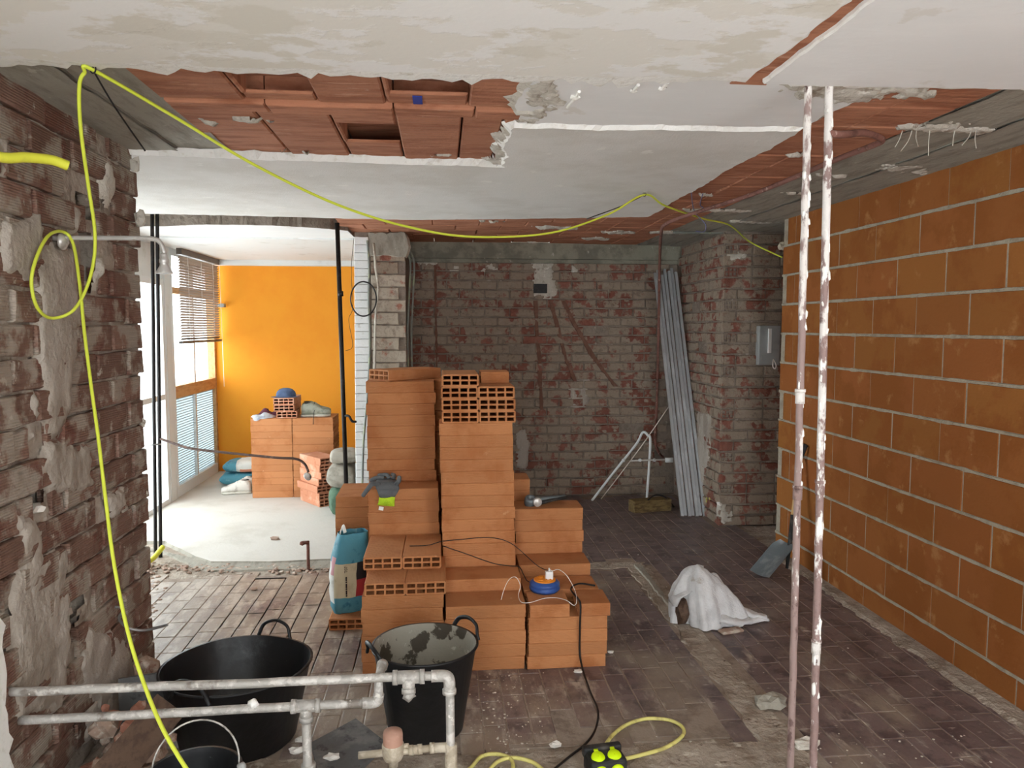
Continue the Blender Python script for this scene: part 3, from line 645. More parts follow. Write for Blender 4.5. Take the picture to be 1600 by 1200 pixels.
# ------------------------------------------------------------------ back wall
tb = lambda u, v, h: Vector((u, h, v))
mb = backing('b', -.34, 2.36, 0, CEIL + .04, lambda u, v, h: Vector((u, YB + .016 - h, v)), '', .04, .03, .006); mb.box((-.34, YB + .05, 0), (2.36, YB + .2, CEIL + .04))
wall_back = tag(mb.build('wall_back', 'old_mortar'), 'stripped old brick wall with chases and mortar residue at the back of the room', kind='structure')
BV = variants(.232, .074, 'old_brick', .007); BH = variants(.11, .074, 'old_brick', .007)
n = 0
for r in range(26):
    z = .045 + r * .0885
    x = -.31; half = r % 2
    while x < 2.34:
        L = .11 if half else .232
        if x + L < 2.36 and random.random() > .012: obj('brick', random.choice(BH if half else BV), wall_back, (x + L / 2, YB + random.uniform(-.006, .006), z), (random.gauss(0, .01), random.gauss(0, .006), random.gauss(0, .01)))
        x += L + .012; half = 0
def bpoly(px, Y=YB): return [(aty(x, y, Y).x, aty(x, y, Y).z) for x, y in px]
def bsmear(px, seed, mat, th=.012, name='mortar_smear', amp=.03, step=.03): patch(name, bpoly(px), YB + .012, -th - .012, mat, wall_back, tb, seed, res=.02, amp=.04)
bsmear([(822, 404), (868, 404), (866, 430), (872, 452), (866, 470), (834, 462), (830, 440), (836, 424)], 140, 'plaster_dirty', .016)
bsmear([(645, 402), (684, 404), (680, 418), (650, 416)], 141, 'plaster_dirty'); bsmear([(702, 412), (722, 412), (724, 424), (704, 424)], 142, 'plaster_dirty')
bsmear([(886, 414), (906, 416), (906, 426), (890, 426)], 143, 'plaster_dirty'); bsmear([(806, 668), (824, 672), (830, 700), (822, 735), (806, 735)], 144, 'render_patch', .02)
bsmear([(885, 600), (920, 590), (925, 635), (890, 640)], 145, 'render_patch', .002); bsmear([(748, 414), (775, 412), (778, 424), (752, 425)], 146, 'plaster_dirty', .008)
for k, (pts, wd) in enumerate((([(837, 470), (839, 520), (843, 560), (844, 604)], .018), ([(860, 470), (872, 515), (884, 560), (902, 604)], .018), ([(880, 470), (897, 505), (925, 555), (962, 604)], .022), ([(680, 415), (681, 500), (683, 580)], .008), ([(845, 604), (846, 640)], .014))):
    q = bpoly(pts); L = [(a - wd, b) for a, b in q]; R_ = [(a + wd, b) for a, b in reversed(q)]
    sheet('chase_line', L + R_, YB + .01, YB - .007, ['groove', 'groove'], wall_back, step=.03, amp=.014, seed=150 + k, lip=.003, to3=tb)
mb = MB(); c = aty(844, 451, YB); mb.box((c.x - .066, YB - .022, c.z - .045), (c.x + .066, YB + .02, c.z + .045)); jb = mb.build('junction_box', 'plastic_black'); origin(jb)
tag(jb, 'black rectangular junction box set in white plaster on the old brick back wall', 'junction box')
mb = MB(); mb.box((c.x - .056, YB - .025, c.z - .036), (c.x + .056, YB - .021, c.z + .036)); pl = mb.build('cover', 'plastic_black'); pl.parent = jb; pl.matrix_parent_inverse = jb.matrix_basis.inverted()
mb = MB(); mb.box((-.34, YB - .10, 2.325), (2.36, YB + .1, 2.48)); mb.box((-.34, YB - .05, 2.29), (2.36, YB + .1, 2.33)); tag(mb.build('beam_back', 'concrete_green'), 'grey green concrete beam along the top of the old brick back wall', kind='structure')
# ------------------------------------------------------------------ pier to the right of the back wall
XP, YP = 2.31, 5.90
mb = backing('p', YP, YB + .1, 0, CEIL + .03, lambda u, v, h: Vector((XP + .016 - h, u, v)), '', .05, .03, .006)
backing('p', XP, 3.36, 0, CEIL + .03, lambda u, v, h: Vector((u, YP + .016 - h, v)), '', .05, .03, .006, mb=mb); mb.box((XP + .06, YP + .06, 0), (3.36, YB + .1, CEIL + .03))
wall_pier = tag(mb.build('wall_pier', 'old_mortar'), 'projecting old brick pier with open brick cells at its corner', kind='structure')
hcell = [hollow(L=.18, Wd=.11, T=.074, ny=3, nz=2, wall=.0075, mat='old_brick', name='brick'), hollow(L=.10, Wd=.11, T=.074, ny=3, nz=2, wall=.009, mat='old_brick', name='brick')]
for r in range(27):
    z = .045 + r * .0905; half = r % 2
    if r in (3, 6, 10, 14, 17, 20, 23, 25):
        o = obj('brick', hcell[0], wall_pier, (XP + .06, YP + .09, z - .037), (0, 0, math.pi / 2)); x = XP + .125
    else: x = XP
    while x < 2.95:
        L = .11 if half else .232
        if random.random() > .04: obj('brick', random.choice(BH if half else BV), wall_pier, (x + L / 2, YP + random.uniform(-.008, .006), z), (random.gauss(0, .01), random.gauss(0, .006), random.gauss(0, .012)))
        x += L + .012; half = 0
    y = YP + (.19 if r in (3, 6, 10, 14, 17, 20, 23, 25) else .0); half = (r + 1) % 2
    while y < YB - .06:
        L = .11 if half else .232
        if y + L < YB + .05 and random.random() > .03: obj('brick', random.choice(BH if half else BV), wall_pier, (XP + random.uniform(-.008, .006), y + L / 2, z), (random.gauss(0, .01), random.gauss(0, .006), -math.pi / 2 + random.gauss(0, .012)))
        y += L + .012; half = 0
patch('mortar_smear', [(atx(x, y, XP).y, atx(x, y, XP).z) for x, y in ((1090, 640), (1112, 645), (1110, 700), (1098, 760), (1086, 770))], XP + .012, -.022, 'render_patch', wall_pier, tl, 160, res=.02, amp=.04)
for k, px in enumerate(([(1136, 398), (1160, 392), (1176, 398), (1168, 408), (1140, 410)], [(1120, 780), (1145, 800), (1150, 822), (1122, 822)])):
    patch('mortar_smear', [(aty(x, y, YP).x, aty(x, y, YP).z) for x, y in px], YP + .012, -.024, 'plaster_dirty', wall_pier, tb, 162 + k, res=.02, amp=.04)
# ------------------------------------------------------------------ divider wall end and its white neighbour
YD = 6.30
mb = MB(); mb.box((-.60, YD + .02, 0), (-.30, 8.85, CEIL + .03)); mb.box((-.72, YD + .02, 0), (-.60, 8.85, CEIL + .03))
wall_div = tag(mb.build('wall_divider', 'old_mortar'), 'end of a torn-out partition with toothed grey bricks beside white bricks', kind='structure')
for r in range(23):
    z = .05 + r * .106; L = .285 if r % 2 else .225
    v, f = chamfer_box(L, .12, .098, .005, .008, r); obj('brick', mesh('brick', v, f, 'old_brick' if r in (20, 21) else 'pier_brick'), wall_div, (-.585 + L / 2, YD + random.uniform(-.006, .006), z), (0, 0, random.gauss(0, .02)))
for r in range(37):
    z = .034 + r * .0655; v, f = chamfer_box(.118, .08, .0625, .004, .003, r); obj('white_brick', mesh('white_brick', v, f, 'white_brick'), wall_div, (-.66 - .0006 * (37 - r), YD - .01 + random.uniform(-.003, .003), z))
sheet('mortar_smear', [(-.6, 2.28), (-.3, 2.26), (-.28, 2.34), (-.3, 2.46), (-.6, 2.46)], YD + .03, YD - .016, ['concrete', 'plaster_dirty'], wall_div, step=.03, amp=.03, seed=170, to3=tb)
# ------------------------------------------------------------------ orange room: far wall, window side
mb = MB(); mb.box((-2.64, 8.70, 0), (-.6, 8.85, CEIL + .05)); tag(mb.build('wall_far', 'orange_paint'), 'bright orange painted wall of the room behind', kind='structure')
mb = MB(); mb.box((-2.60, 8.60, CEIL - .07), (-.72, 8.70, CEIL + .02)); tag(mb.build('trim_1', 'white_paint'), 'white cornice strip above the orange wall', kind='structure')
XW = -2.60
mb = MB(); mb.box((-2.80, 2.2, 0), (-2.62, 4.3, CEIL + .03)); mb.box((-2.80, 4.3, 2.12), (-2.62, 7.2, CEIL + .03)); mb.box((-2.80, 2.05, 0), (-1.5, 2.2, CEIL + .03))
tag(mb.build('wall_window', 'white_paint'), 'white wall around the tall windows', kind='structure')
mb = MB(); mb.box((-2.84, 7.16, 0), (-2.575, 7.34, CEIL + .03)); mb.box((-2.585, 7.18, 0), (-2.565, 7.32, CEIL)); tag(mb.build('column_white', 'white_paint'), 'white column between two tall windows', kind='structure')
def window(name, y0, y1, rails, mull, label, lower=None):
    e = empty(name, (XW, (y0 + y1) / 2, 0)); tag(e, label, kind='structure'); x0, x1 = -.05, .03; yc = (y0 + y1) / 2; a, b = y0 - yc, y1 - yc
    top = rails[-1][1]
    for nm, mt, q in (('frame_side', 'frame_white', (a, a + .05, 0, top)), ('frame_side', 'wood_tan' if lower else 'frame_white', (b - .05, b, 0, top))):
        mb = MB(); mb.box((x0, q[0], q[2]), (x1, q[1], q[3])); mb.build(nm, mt, e)
    for z0, z1, mt in rails: mb = MB(); mb.box((x0 + .004, a + .05, z0), (x1 - .002, b - .05, z1)); mb.build('rail', mt, e)
    zs = [(rails[k][1], rails[k + 1][0]) for k in range(len(rails) - 1)]; ys = [a + .05] + [m - yc for m in mull] + [b - .05]
    for k, (z0, z1) in enumerate(zs):
        for m in mull: mb = MB(); mb.box((x0 + .01, m - yc - .022, z0), (x1 - .01, m - yc + .022, z1)); mb.build('mullion', 'frame_white', e)
        for q in range(len(ys) - 1):
            mb = MB(); mb.box((-.012, ys[q], z0), (-.006, ys[q + 1], z1)); pn = mb.build('pane', 'glass_ribbed' if (lower and k == 0) else 'glass', e)
            if lower and k == 0:
                nb = int((z1 - z0) / .026); mb = MB()
                for t in range(nb): zz = z0 + (t + .5) * (z1 - z0) / nb; mb.box((-.008, ys[q], zz - .003), (-.002, ys[q + 1], zz + .003))
                tag(mb.build('pane_ribs', 'plastic_grey', pn), kind='stuff')
    return e
w1 = window('window_1', 7.34, 8.70, [(0, .12, 'frame_white'), (.98, 1.10, 'wood_tan'), (2.0, 2.06, 'wood_tan'), (2.36, 2.44, 'frame_white')], [8.0], 'tall window with tan timber rails and ribbed lower panes beside the orange wall', True)
w2 = window('window_2', 4.3, 7.16, [(0, .06, 'frame_white'), (1.0, 1.05, 'frame_white'), (2.06, 2.12, 'frame_white')], [5.7], 'bright tall window behind the dark vertical pipes')
bl = empty('venetian_blind', (XW + .10, 8.0, 1.5)); tag(bl, 'half lowered grey brown venetian blind in front of the window beside the orange wall', 'blind')
mb = MB(); mb.box((-.02, -.62, .87), (.03, .62, .93)); mb.build('head_rail', 'blind_bar', bl)
mb = MB(); mb.box((-.02, -.63, .015), (.02, .63, .04)); mb.build('bottom_bar', 'blind_bar', bl)
mb = MB(); R_ = Matrix.Rotation(-.75, 3, 'Y')
mb.box((-.0145, -.62, -.0009), (.0145, .62, .0009), R=R_); slat = mb.me('slat', 'blind_slat')
for k in range(31): obj('slat', slat, bl, (0, 0, .06 + k * .0262))
for yy in (-.4, 0, .4): mb = MB(); mb.tube([(.014, yy, .03), (.014, yy, .9)], .0015, 5); mb.build('ladder_cord', 'frame_white', bl)
mb = MB(); mb.tube([(.03, .58, .9), (.03, .60, .4), (.03, .63, -.5)], .0025, 5); mb.build('pull_cord', 'frame_white', bl)
mb = MB(); mb.box((-.02, .60, .40), (.06, .68, .44)); mb.build('bracket', 'plastic_grey', bl)
# ================================================================== THINGS
def brick_at(x, y, z, rz=0.0, me=None, label='', group='', jx=.004, jy=.0006, jr=.0022):
    """x, y: middle of the brick"""
    o = obj('hollow_brick', me or HB, None, (x + random.uniform(-jx, jx), y + random.uniform(-jy, jy), z), (0, 0, rz + random.gauss(0, jr)))
    return tag(o, label, 'brick', group)
Q = math.pi / 2
ORD = 'lowest second third fourth fifth sixth seventh eighth ninth tenth eleventh twelfth thirteenth fourteenth fifteenth sixteenth seventeenth eighteenth nineteenth twentieth twenty-first'.split()
def col(x0, yf, r0, r1, label, group, z0=0.0, rear=False, **k):
    for r in range(r0, r1): brick_at(x0 + BL / 2, yf + BW / 2, z0 + r * BT, 0, label='orange hollow brick, ' + ('rear of the ' if rear else '') + ORD[r] + ' course' + (' up,' if r else ',') + ' ' + label, group=group, **k)
def ends(x0, yf, r, label, group, n=2, sides=(', nearer the teal bag', ', nearer the tallest column'), **k):
    for i in range(n): brick_at(x0 + BW / 2 + i * (BW + .002), yf + BL / 2, r * BT, Q, label=label + sides[i], group=group, jx=.0006, jr=.002, **k)
G = 'hollow bricks of the big pile'
lb = 'block behind the mortar bucket'
col(-.39, 3.475, 0, 6, lb, 'bricks of the block behind the mortar bucket'); col(-.39, 3.672, 0, 6, 'second row in behind the mortar bucket', 'bricks of the block behind the mortar bucket'); col(-.404, 3.870, 0, 7, 'third row in behind the mortar bucket', 'bricks of the block behind the mortar bucket')
ends(-.377, 3.475, 6, 'ribbed hollow brick, cells outward, on the lower step', 'bricks of the lower step by the teal bag')
ends(-.40, 3.67, 7, 'ribbed hollow brick, cells outward, on the upper step', 'bricks of the upper step by the teal bag')
col(-.412, 4.070, 0, 8, 'below the glove, behind the ribbed steps', 'bricks below the glove courses'); col(-.412, 4.070, 8, 12, 'under the grey and lime glove', 'bricks of the courses under the glove')
col(-.43, 4.267, 0, 21, 'tall column behind the glove', 'bricks of the tall column behind the glove', jx=.007); col(-.25, 4.466, 0, 21, 'column hidden behind the glove column', 'bricks of the hidden rear column')
o = brick_at(-.305 + .5 * (.766 * BL - .643 * BW), 4.27 + .5 * (.643 * BL + .766 * BW), 21 * BT, math.radians(40), jx=0, jy=0, jr=0, label='hollow brick turned askew on top of the tall column behind the glove', group=None)
lb = 'front row beside the mortar bucket'
col(.008, 3.475, 0, 5, lb, 'bricks of the front row beside the mortar bucket')
col(.010, 3.672, 0, 6, 'step before the tallest column', 'bricks of the step before the tallest column')
for r in range(18): lb = ORD[r] + ' course' + (' up' if r else '') + ', tallest column of the pile'; brick_at(.19 + min(.004, .0018 * (9 - r)), 3.868 + BW / 2, r * BT, 0, label='orange hollow brick, ' + lb, group='bricks of the tallest column'); brick_at(.19, 4.066 + BW / 2, r * BT, 0, label='orange hollow brick, rear of the ' + lb, group='bricks of the tallest column')
for r in (18, 19, 20): ends(-.005 + random.uniform(-.004, .004), 3.866, r, 'hollow brick, cells outward, ' + ('lower', 'middle', 'upper')[r - 18] + ' row on the tallest column', 'bricks with cells outward on the tallest column', sides=(', glove side', ', tool side'))
brick_at(.092, 3.866 + BL / 2, 21 * BT, Q, label='topmost hollow brick of the pile, open cells outward, alone on the tallest column')
brick_at(.29, 4.17, 21 * BT, 0, HHALF2, label='short cut brick lying behind the topmost brick of the tallest column')
lb = 'corner block under the blue reel'
col(.410, 3.462, 0, 4, lb, 'bricks of the block under the blue reel', jx=.005); col(.410, 3.664, 0, 5, lb, rear=True, group= 'bricks of the block under the blue reel')
brick_at(.418 + .097, 3.556, 4 * BT, 0, HHALF, jr=.005, label='half brick on the corner block, next to the blue reel')
brick_at(.661 + .078, 3.552, 4 * BT, 0, HHALF2, jr=.005, label='short cut brick overhanging the outer corner of the reel block')
col(.410, 3.868, 0, 6, 'step behind the blue reel', 'bricks of the step behind the blue reel')
col(.406, 4.064, 0, 10, 'block under the grey tool', 'bricks of the block under the grey tool')
col(.12, 4.262, 0, 12, 'stack behind the tool block', 'bricks behind the tool block')
for yy in (4.468, 4.667): col(-.648, yy, 0, 10, 'column behind the teal bag', 'bricks of the column behind the teal bag', rear=yy > 4.5, jx=.003)
brick_at(-.535, 4.03 + BL / 2, 0, Q, label='hollow brick on the floor tiles under the standing teal cement bag', jx=0, jy=0)
# stacks in front of the orange wall
for xx, nm in ((-1.845, 'beneath the clothes'), (-1.45, 'beneath the trainers')):
    for yy in (7.27, 7.468): col(xx, yy, 0, 12, nm + ' by the orange wall', rear=yy > 7.4, group= 'bricks ' + nm + ' by the orange wall', z0=.014, jx=.002)
cc = Vector((-1.133, 6.83)); dl = Vector((-.606, .795)); dw = Vector((.795, .606)); ce = cc + dl * BL / 2 + dw * BW / 2
for r in range(7): brick_at(ce.x + (0, .0, -.02, 0, .01, .012, .012)[r], ce.y, .014 + r * BT, math.atan2(dl.y, dl.x), HBW, label='worn pinkish hollow brick, ' + ORD[r] + ' in the small skewed stack before the black post', group='bricks of the small skewed stack', jr=.03)
for k in range(3): brick_at(-1.53 + (.01, 0, 0)[k], 7.27 + BL / 2, .014 + (12 + k) * BT + .004, Q + (.1, .02, .0)[k], HBW, label='worn hollow brick, ' + ('lowest', 'middle', 'topmost')[k] + ' of the three under the blue cap', group='bricks under the blue cap', jx=0, jy=0)
# ------------------------------------------------------------------ buckets
def tub(name, loc, r1, r0, h, label, inner='rubber', handles=(0, math.pi), sx=1.0, sy=1.0, fill=None, wob=.03, seed=1, hh=.07):
    e = empty(name, loc); tag(e, label, 'bucket'); t = .006
    mb = MB(); mb.lathe([(0.001, 0), (r0 - .012, 0), (r0, .01), (r1 - .006, h - .012), (r1 + .004, h - .006), (r1 + .004, h), (r1 - t, h)], 48, sx=sx, sy=sy, wob=wob, seed=seed); mb.build('outer_shell', 'rubber', e, True)
    mb = MB(); mb.lathe([(r1 - t, h), (r1 - t - .006, h - .02), (r0 - t, .02), (r0 - .02, .014), (.001, .012)], 48, sx=sx, sy=sy, wob=wob, seed=seed); mb.build('inside', inner, e, True)
    if fill: mb = MB(); rr = r0 + (r1 - r0) * fill; mb.lathe([(rr - .004, h * fill), (rr * .6, h * fill + .012), (.001, h * fill + .006)], 48, sx=sx, sy=sy, wob=wob, seed=seed); mb.build('mortar', 'mortar_slop', e, True)
    for a in handles:
        u = Vector((math.cos(a) * sx, math.sin(a) * sy, 0)); tt = Vector((-math.sin(a), math.cos(a), 0)); c = u * (r1 + .002) + Vector((0, 0, h - .012))
        pts = [c - tt * .085 + Vector((0, 0, -.012)), c - tt * .075 + Vector((0, 0, .012)), c - tt * .055 + u * .012 + Vector((0, 0, hh * .75)), c + u * .018 + Vector((0, 0, hh)), c + tt * .055 + u * .012 + Vector((0, 0, hh * .75)), c + tt * .075 + Vector((0, 0, .012)), c + tt * .085 + Vector((0, 0, -.012))]
        mb = MB(); mb.tube(spline(pts, 6), .010, 8, flat=.7); mb.build('handle', 'rubber', e, True)
    return e
p = aty(370, 1035, 2.98)
tub('rubber_tub', (p.x, 2.98, -.004), .293, .225, .318, 'wide empty black rubber tub with a carrying handle, behind the grey pipes', handles=(math.radians(72), math.radians(250)), sy=.93, seed=2, hh=.075)
p = aty(664, 1015, 2.98)
tub('mortar_bucket', (p.x, 2.98, -.004), .218, .155, .372, 'black rubber bucket caked with pale mortar inside, standing before the bricks', inner='mortar_wet', handles=(math.radians(38), math.radians(205)), fill=.45, seed=5, sy=.95, hh=.055)
e = empty('pail', (aty(300, 1190, 2.2).x, 2.2, .006)); tag(e, 'small black pail with a raised wire handle, in front of the grey pipes', 'bucket')
mb = MB(); mb.lathe([(.001, 0), (.098, 0), (.104, .01), (.136, .318), (.143, .322), (.143, .33), (.134, .33)], 40); mb.build('outer_shell', 'rubber', e, True)
mb = MB(); mb.lathe([(.134, .33), (.130, .31), (.098, .02), (.001, .014)], 40); mb.build('inside', 'rubber', e, True)
mb = MB(); mb.tube([(.128 * math.cos(a), .03 + .06 * math.sin(a), .33 + .115 * math.sin(a)) for a in [math.pi * k / 20 for k in range(21)]], .0028, 6); mb.build('wire_handle', 'galv', e, True)
for sx in (-1, 1): mb = MB(); mb.rock((sx * .139, .02, .325), .016, sx, sub=2); mb.build('handle_lug', 'plastic_grey', e, True)
# ------------------------------------------------------------------ old galvanised pipework standing where a wall was
def px2(x, y, Y=2.40): return aty(x, y, Y)
RP = .0145
def fitting(mb, a, b, r): a, b = Vector(a), Vector(b); mb.tube([a, b], r, 14); d = (b - a).normalized() * .008; mb.tube([a - d, a + d], r * 1.12, 14); mb.tube([b - d, b + d], r * 1.12, 14)
e = empty('water_pipe', (px2(690, 1100).x, 2.40, 0)); tag(e, 'upper grey pipe with tee and elbow, dropping to a brass meter by the mortar bucket', 'pipe')
def part(name, mat, build, par, smooth=True, under=None):
    mb = MB(); build(mb); o = mb.build(name, mat, under or par, smooth)
    if not under: o.matrix_parent_inverse = Matrix.Translation(-Vector(par.location))
    return o
A = px2(-6, 1082); B = px2(688, 1056); A.y = B.y = 2.40
part('pipe', 'galv', lambda m: m.tube([A.lerp(B, t / 30) + wig(A.lerp(B, t / 30), 6, .003) for t in range(31)], RP, 12), e)
T = A.lerp(B, .925)
part('tee', 'galv', lambda m: (fitting(m, T - Vector((.045, 0, 0)), T + Vector((.045, 0, 0)), .022), fitting(m, T, T + Vector((0, -.012, -.042)), .021), m.rock(T + Vector((0, -.016, -.055)), .022, 4, sub=2)), e)
part('elbow', 'galv', lambda m: (m.tube(spline([B - Vector((.03, 0, 0)), B, B + Vector((.022, 0, -.004)), B + Vector((.03, 0, -.022)), B + Vector((.030, 0, -.05))], 5), .020, 14), m.tube([B + Vector((.03, 0, -.048)), B + Vector((.03, 0, -.062))], .024, 14)), e)
V0 = B + Vector((.030, 0, 0))
part('pipe', 'galv', lambda m: m.tube([V0 + Vector((.002, 0, -.05)), Vector((V0.x + .004, 2.40, -.004))], RP, 12), e)
zv = px2(690, 1168).z
part('branch', 'brass', lambda m: (fitting(m, (V0.x - .005, 2.40, zv), (V0.x - .06, 2.40, zv), .016), m.tube([(V0.x - .05, 2.40, zv), (px2(560, 1170).x, 2.40, zv - .012)], .012, 12), fitting(m, (V0.x - .10, 2.40, zv - .002), (V0.x - .13, 2.40, zv - .004), .015), m.tube([(V0.x + .004, 2.40, .03), (V0.x + .004, 2.40, zv + .01)], .021, 12)), e)
c = px2(614, 1160)
mt = part('meter', 'brass', lambda m: m.lathe([(.001, -.06), (.016, -.058), (.018, -.035), (.030, -.03), (.037, -.012), (.037, .02), (.031, .026)], 24, c=(c.x, 2.40, zv)), e)
part('cap', 'meter_cap', lambda m: m.lathe([(.033, .018), (.033, .056), (.031, .066), (.001, .072)], 24, c=(c.x, 2.40, zv)), e, under=mt)
part('nipple', 'brass', lambda m: m.tube([(c.x + .03, 2.40, zv + .012), (c.x + .052, 2.395, zv + .016)], .008, 10), e, under=mt)
e = empty('water_pipe', (px2(478, 1150).x, 2.44, 0)); tag(e, 'lower grey pipe with a tee leg, running across the wide black tub', 'pipe')
A = px2(-6, 1127, 2.44); B = px2(580, 1098, 2.44); A.x = XL + .0; A.y = B.y = 2.44
part('pipe', 'galv', lambda m: m.tube([A.lerp(B, t / 26) + wig(A.lerp(B, t / 26), 6, .003) for t in range(27)], RP, 12), e)
T = px2(478, 1103, 2.44)
part('tee', 'galv', lambda m: (fitting(m, T - Vector((.04, 0, 0)), T + Vector((.04, 0, 0)), .021), fitting(m, T, T - Vector((0, 0, .045)), .020)), e)
part('leg', 'galv', lambda m: m.tube([T - Vector((0, 0, .04)), Vector((T.x + .004, 2.44, -.004))], RP * 1.1, 12), e)
part('leg_socket', 'galv', lambda m: fitting(m, (T.x + .004, 2.44, .19), (T.x + .004, 2.44, .12), .022), e)
part('elbow', 'galv', lambda m: m.tube(spline([B - Vector((.03, 0, 0)), B, B + Vector((.02, 0, .006)), B + Vector((.026, 0, .03))], 5), .019, 14), e)
part('riser', 'galv', lambda m: (m.tube(spline([B + Vector((.026, 0, .025)), B + Vector((.026, .0, .07)), B + Vector((.03, .02, .095)), B + Vector((.033, .055, .10))], 5), .0155, 12), m.tube([B + Vector((.033, .05, .10)), B + Vector((.034, .07, .10))], .02, 12)), e)
part('plaster_lump', 'plaster_edge', lambda m: m.rock(A.lerp(B, .655) + Vector((0, -.004, .018)), .018, 6, sub=2), e)
# tall painted supply pipes, floor to ceiling
YT = 2.32
for k, (xt, xb, lbl) in enumerate(((1263, 1235, 'slimmer pinkish tall pipe before the new brick wall, plaster only near its top'), (1296, 1271, 'tall floor-to-ceiling pipe thickly spattered with white plaster, before the new brick wall'))):
    a = aty(xt, 135, YT); b = aty(xb, 1195, YT); b = a + (b - a) * ((a.z + .002) / (a.z - b.z)); a = a + (a - b) * .01
    e = empty('supply_pipe', (b.x, YT, 0)); tag(e, lbl, 'pipe')
    part('pipe', 'pipe_painted_clean' if k == 0 else 'pipe_painted', lambda m: m.tube([b.lerp(a, t / 90) + wig(b.lerp(a, t / 90), 14, .0022) for t in range(91)], .0118 if k == 0 else .0128, 12), e)
    for yy in ((770, 620) if k == 0 else (762, 1010)):
        c = b.lerp(a, 0); t = (aty(xb, yy, YT).z) / a.z; c = b.lerp(a, t); part('coupling', 'pipe_painted', lambda m: (m.tube([c - Vector((0, 0, .022)), c + Vector((0, 0, .022))], .0152, 12), m.tube([c + Vector((0, 0, .016)), c + Vector((0, 0, .026))], .0172, 12)), e)
    # crust of plaster along one side
    crust = MB()
    for q in range(46 if k else 24):
        t = random.uniform(.05, .97) if k else random.uniform(.45, .97); c = b.lerp(a, t); crust.rock(c + Vector((random.choice((.008, .006, -.008)), -.006, 0)), random.uniform(.006, .010), q, sq=(.8, .8, random.uniform(1.5, 3.5)))
    o = crust.build('plaster_crust', 'plaster_edge', e, True); o.matrix_parent_inverse = Matrix.Translation(-Vector(e.location)); o['kind'] = 'stuff'
    if k == 1: P2 = (a, b)
def on_pipe(y): t = aty(1290, y, YT).z / P2[0].z; return P2[1].lerp(P2[0], t)
zr = 2.385
pts = [on_pipe(207), on_pipe(207) + Vector((.05, .02, 0)), aty(1352, 208, 2.55), Vector((*cz(1378, 218, zr), zr)), Vector((*cz(1362, 228, zr), zr)), Vector((*cz(1300, 252, zr), zr)), Vector((*cz(1180, 302, zr), zr)), Vector((*cz(1090, 331, zr), zr)), Vector((*cz(1042, 349, zr), zr)), aty(1033, 364, 5.75), aty(1031, 405, 6.5), aty(1030, 440, 6.70), aty(1029, 520, 6.80), aty(1026, 640, 6.97), aty(1024, 690, 7.0), aty(1030, 708, 7.08), aty(1036, 714, 7.14)]
cable('branch_pipe', pts, .0125, 'pipe_rust', 'thin rusty pipe crossing the ceiling and dropping down the old brick wall', 'pipe', steps=6)
# black vertical pipes by the window and the black post
for x0, x1, lbl in ((238, 243, 'thinner dark drop pipe by the window, next to its twin'), (246, 251, 'dark drop pipe by the window holding the bent brown shower arm')):
    a = atz(x0, 345, CEIL); b = atz(x1, 868); b.y = a.y = 5.5; a = aty(x0, 345, 5.5); b = aty(x1, 868, 5.5); a.z = 2.475; b.z = -.008
    cable('drop_pipe', [b, b.lerp(a, .3), b.lerp(a, .6), a], .0125, 'pipe_dark', lbl, 'pipe', n=10)
    DP = (a, b)
e = empty('black_post', (aty(541, 760, 5.85).x, 5.85, .0)); tag(e, 'black round metal post with a collar in front of the orange wall', 'post')
a = aty(527, 352, 5.85); b = aty(541, 760, 5.85); a2 = a + (a - b) * ((2.474 - a.z) / (a.z - b.z)); b2 = b + (b - a) * ((b.z - .012) / (a.z - b.z)); e.location = b2
part('pole', 'pipe_dark', lambda m: m.tube([b2, a2], .0175, 14), e)
c = aty(532, 459, 5.85); part('collar', 'pipe_dark', lambda m: m.tube([c - (a - b).normalized() * .02, c + (a - b).normalized() * .02], .022, 14), e)
part('hose_stub', 'rubber', lambda m: m.tube(spline([aty(537, 650, 5.85), aty(545, 650, 5.83), aty(550, 658, 5.83), aty(556, 659, 5.86)], 5), .010, 8), e)
e = empty('bent_arm', aty(250, 686, 5.48)); tag(e, 'thin brown pipe arm with a chrome rose, reaching from the dark drop pipe', 'pipe')
part('arm', 'pipe_brown', lambda m: m.tube(spline([aty(249, 685, 5.5), aty(275, 694, 5.46), aty(300, 701, 5.42), aty(360, 708, 5.36), aty(430, 715, 5.30), aty(462, 717, 5.28), aty(476, 725, 5.27), aty(482, 738, 5.26)], 6), .009, 10), e)
c = aty(481, 744, 5.25); part('rose', 'chrome', lambda m: m.lathe([(.001, .022), (.010, .022), (.014, .010), (.030, 0), (.031, -.006), (.001, -.008)], 20, R=Matrix.Rotation(.9, 3, 'Y') @ Matrix.Rotation(.6, 3, 'X'), c=c), e)
part('link', 'hose_steel', lambda m: m.tube([aty(222, 696, 5.5), aty(252, 694, 5.49)], .006, 8), e)
# shower arm out of the left wall
w0 = atx(88, 372, XL); e = empty('shower_arm', w0); tag(e, 'chrome shower arm and bell-shaped head sticking out of the old left wall', 'shower')
Ys = w0.y; q = [w0 + Vector((-.01, 0, 0)), aty(110, 372, Ys), aty(180, 372, Ys), aty(236, 373, Ys), aty(250, 379, Ys), aty(256, 392, Ys), aty(256.5, 400, Ys)]
part('arm', 'chrome', lambda m: m.tube(spline(q, 6), .0085, 12), e)
part('flange', 'chrome', lambda m: m.lathe([(.001, .0), (.030, .0), (.030, .008), (.012, .022), (.001, .022)], 20, R=Matrix.Rotation(Q, 3, 'Y'), c=w0 + Vector((.016, 0, -.012))), e)
c = aty(256.5, 412, Ys)
part('head', 'chrome', lambda m: m.lathe([(.001, .038), (.010, .038), (.012, .030), (.012, .020), (.017, .016), (.017, .004), (.013, .0), (.016, -.008), (.028, -.030), (.029, -.036), (.001, -.034)], 20, c=c), e)
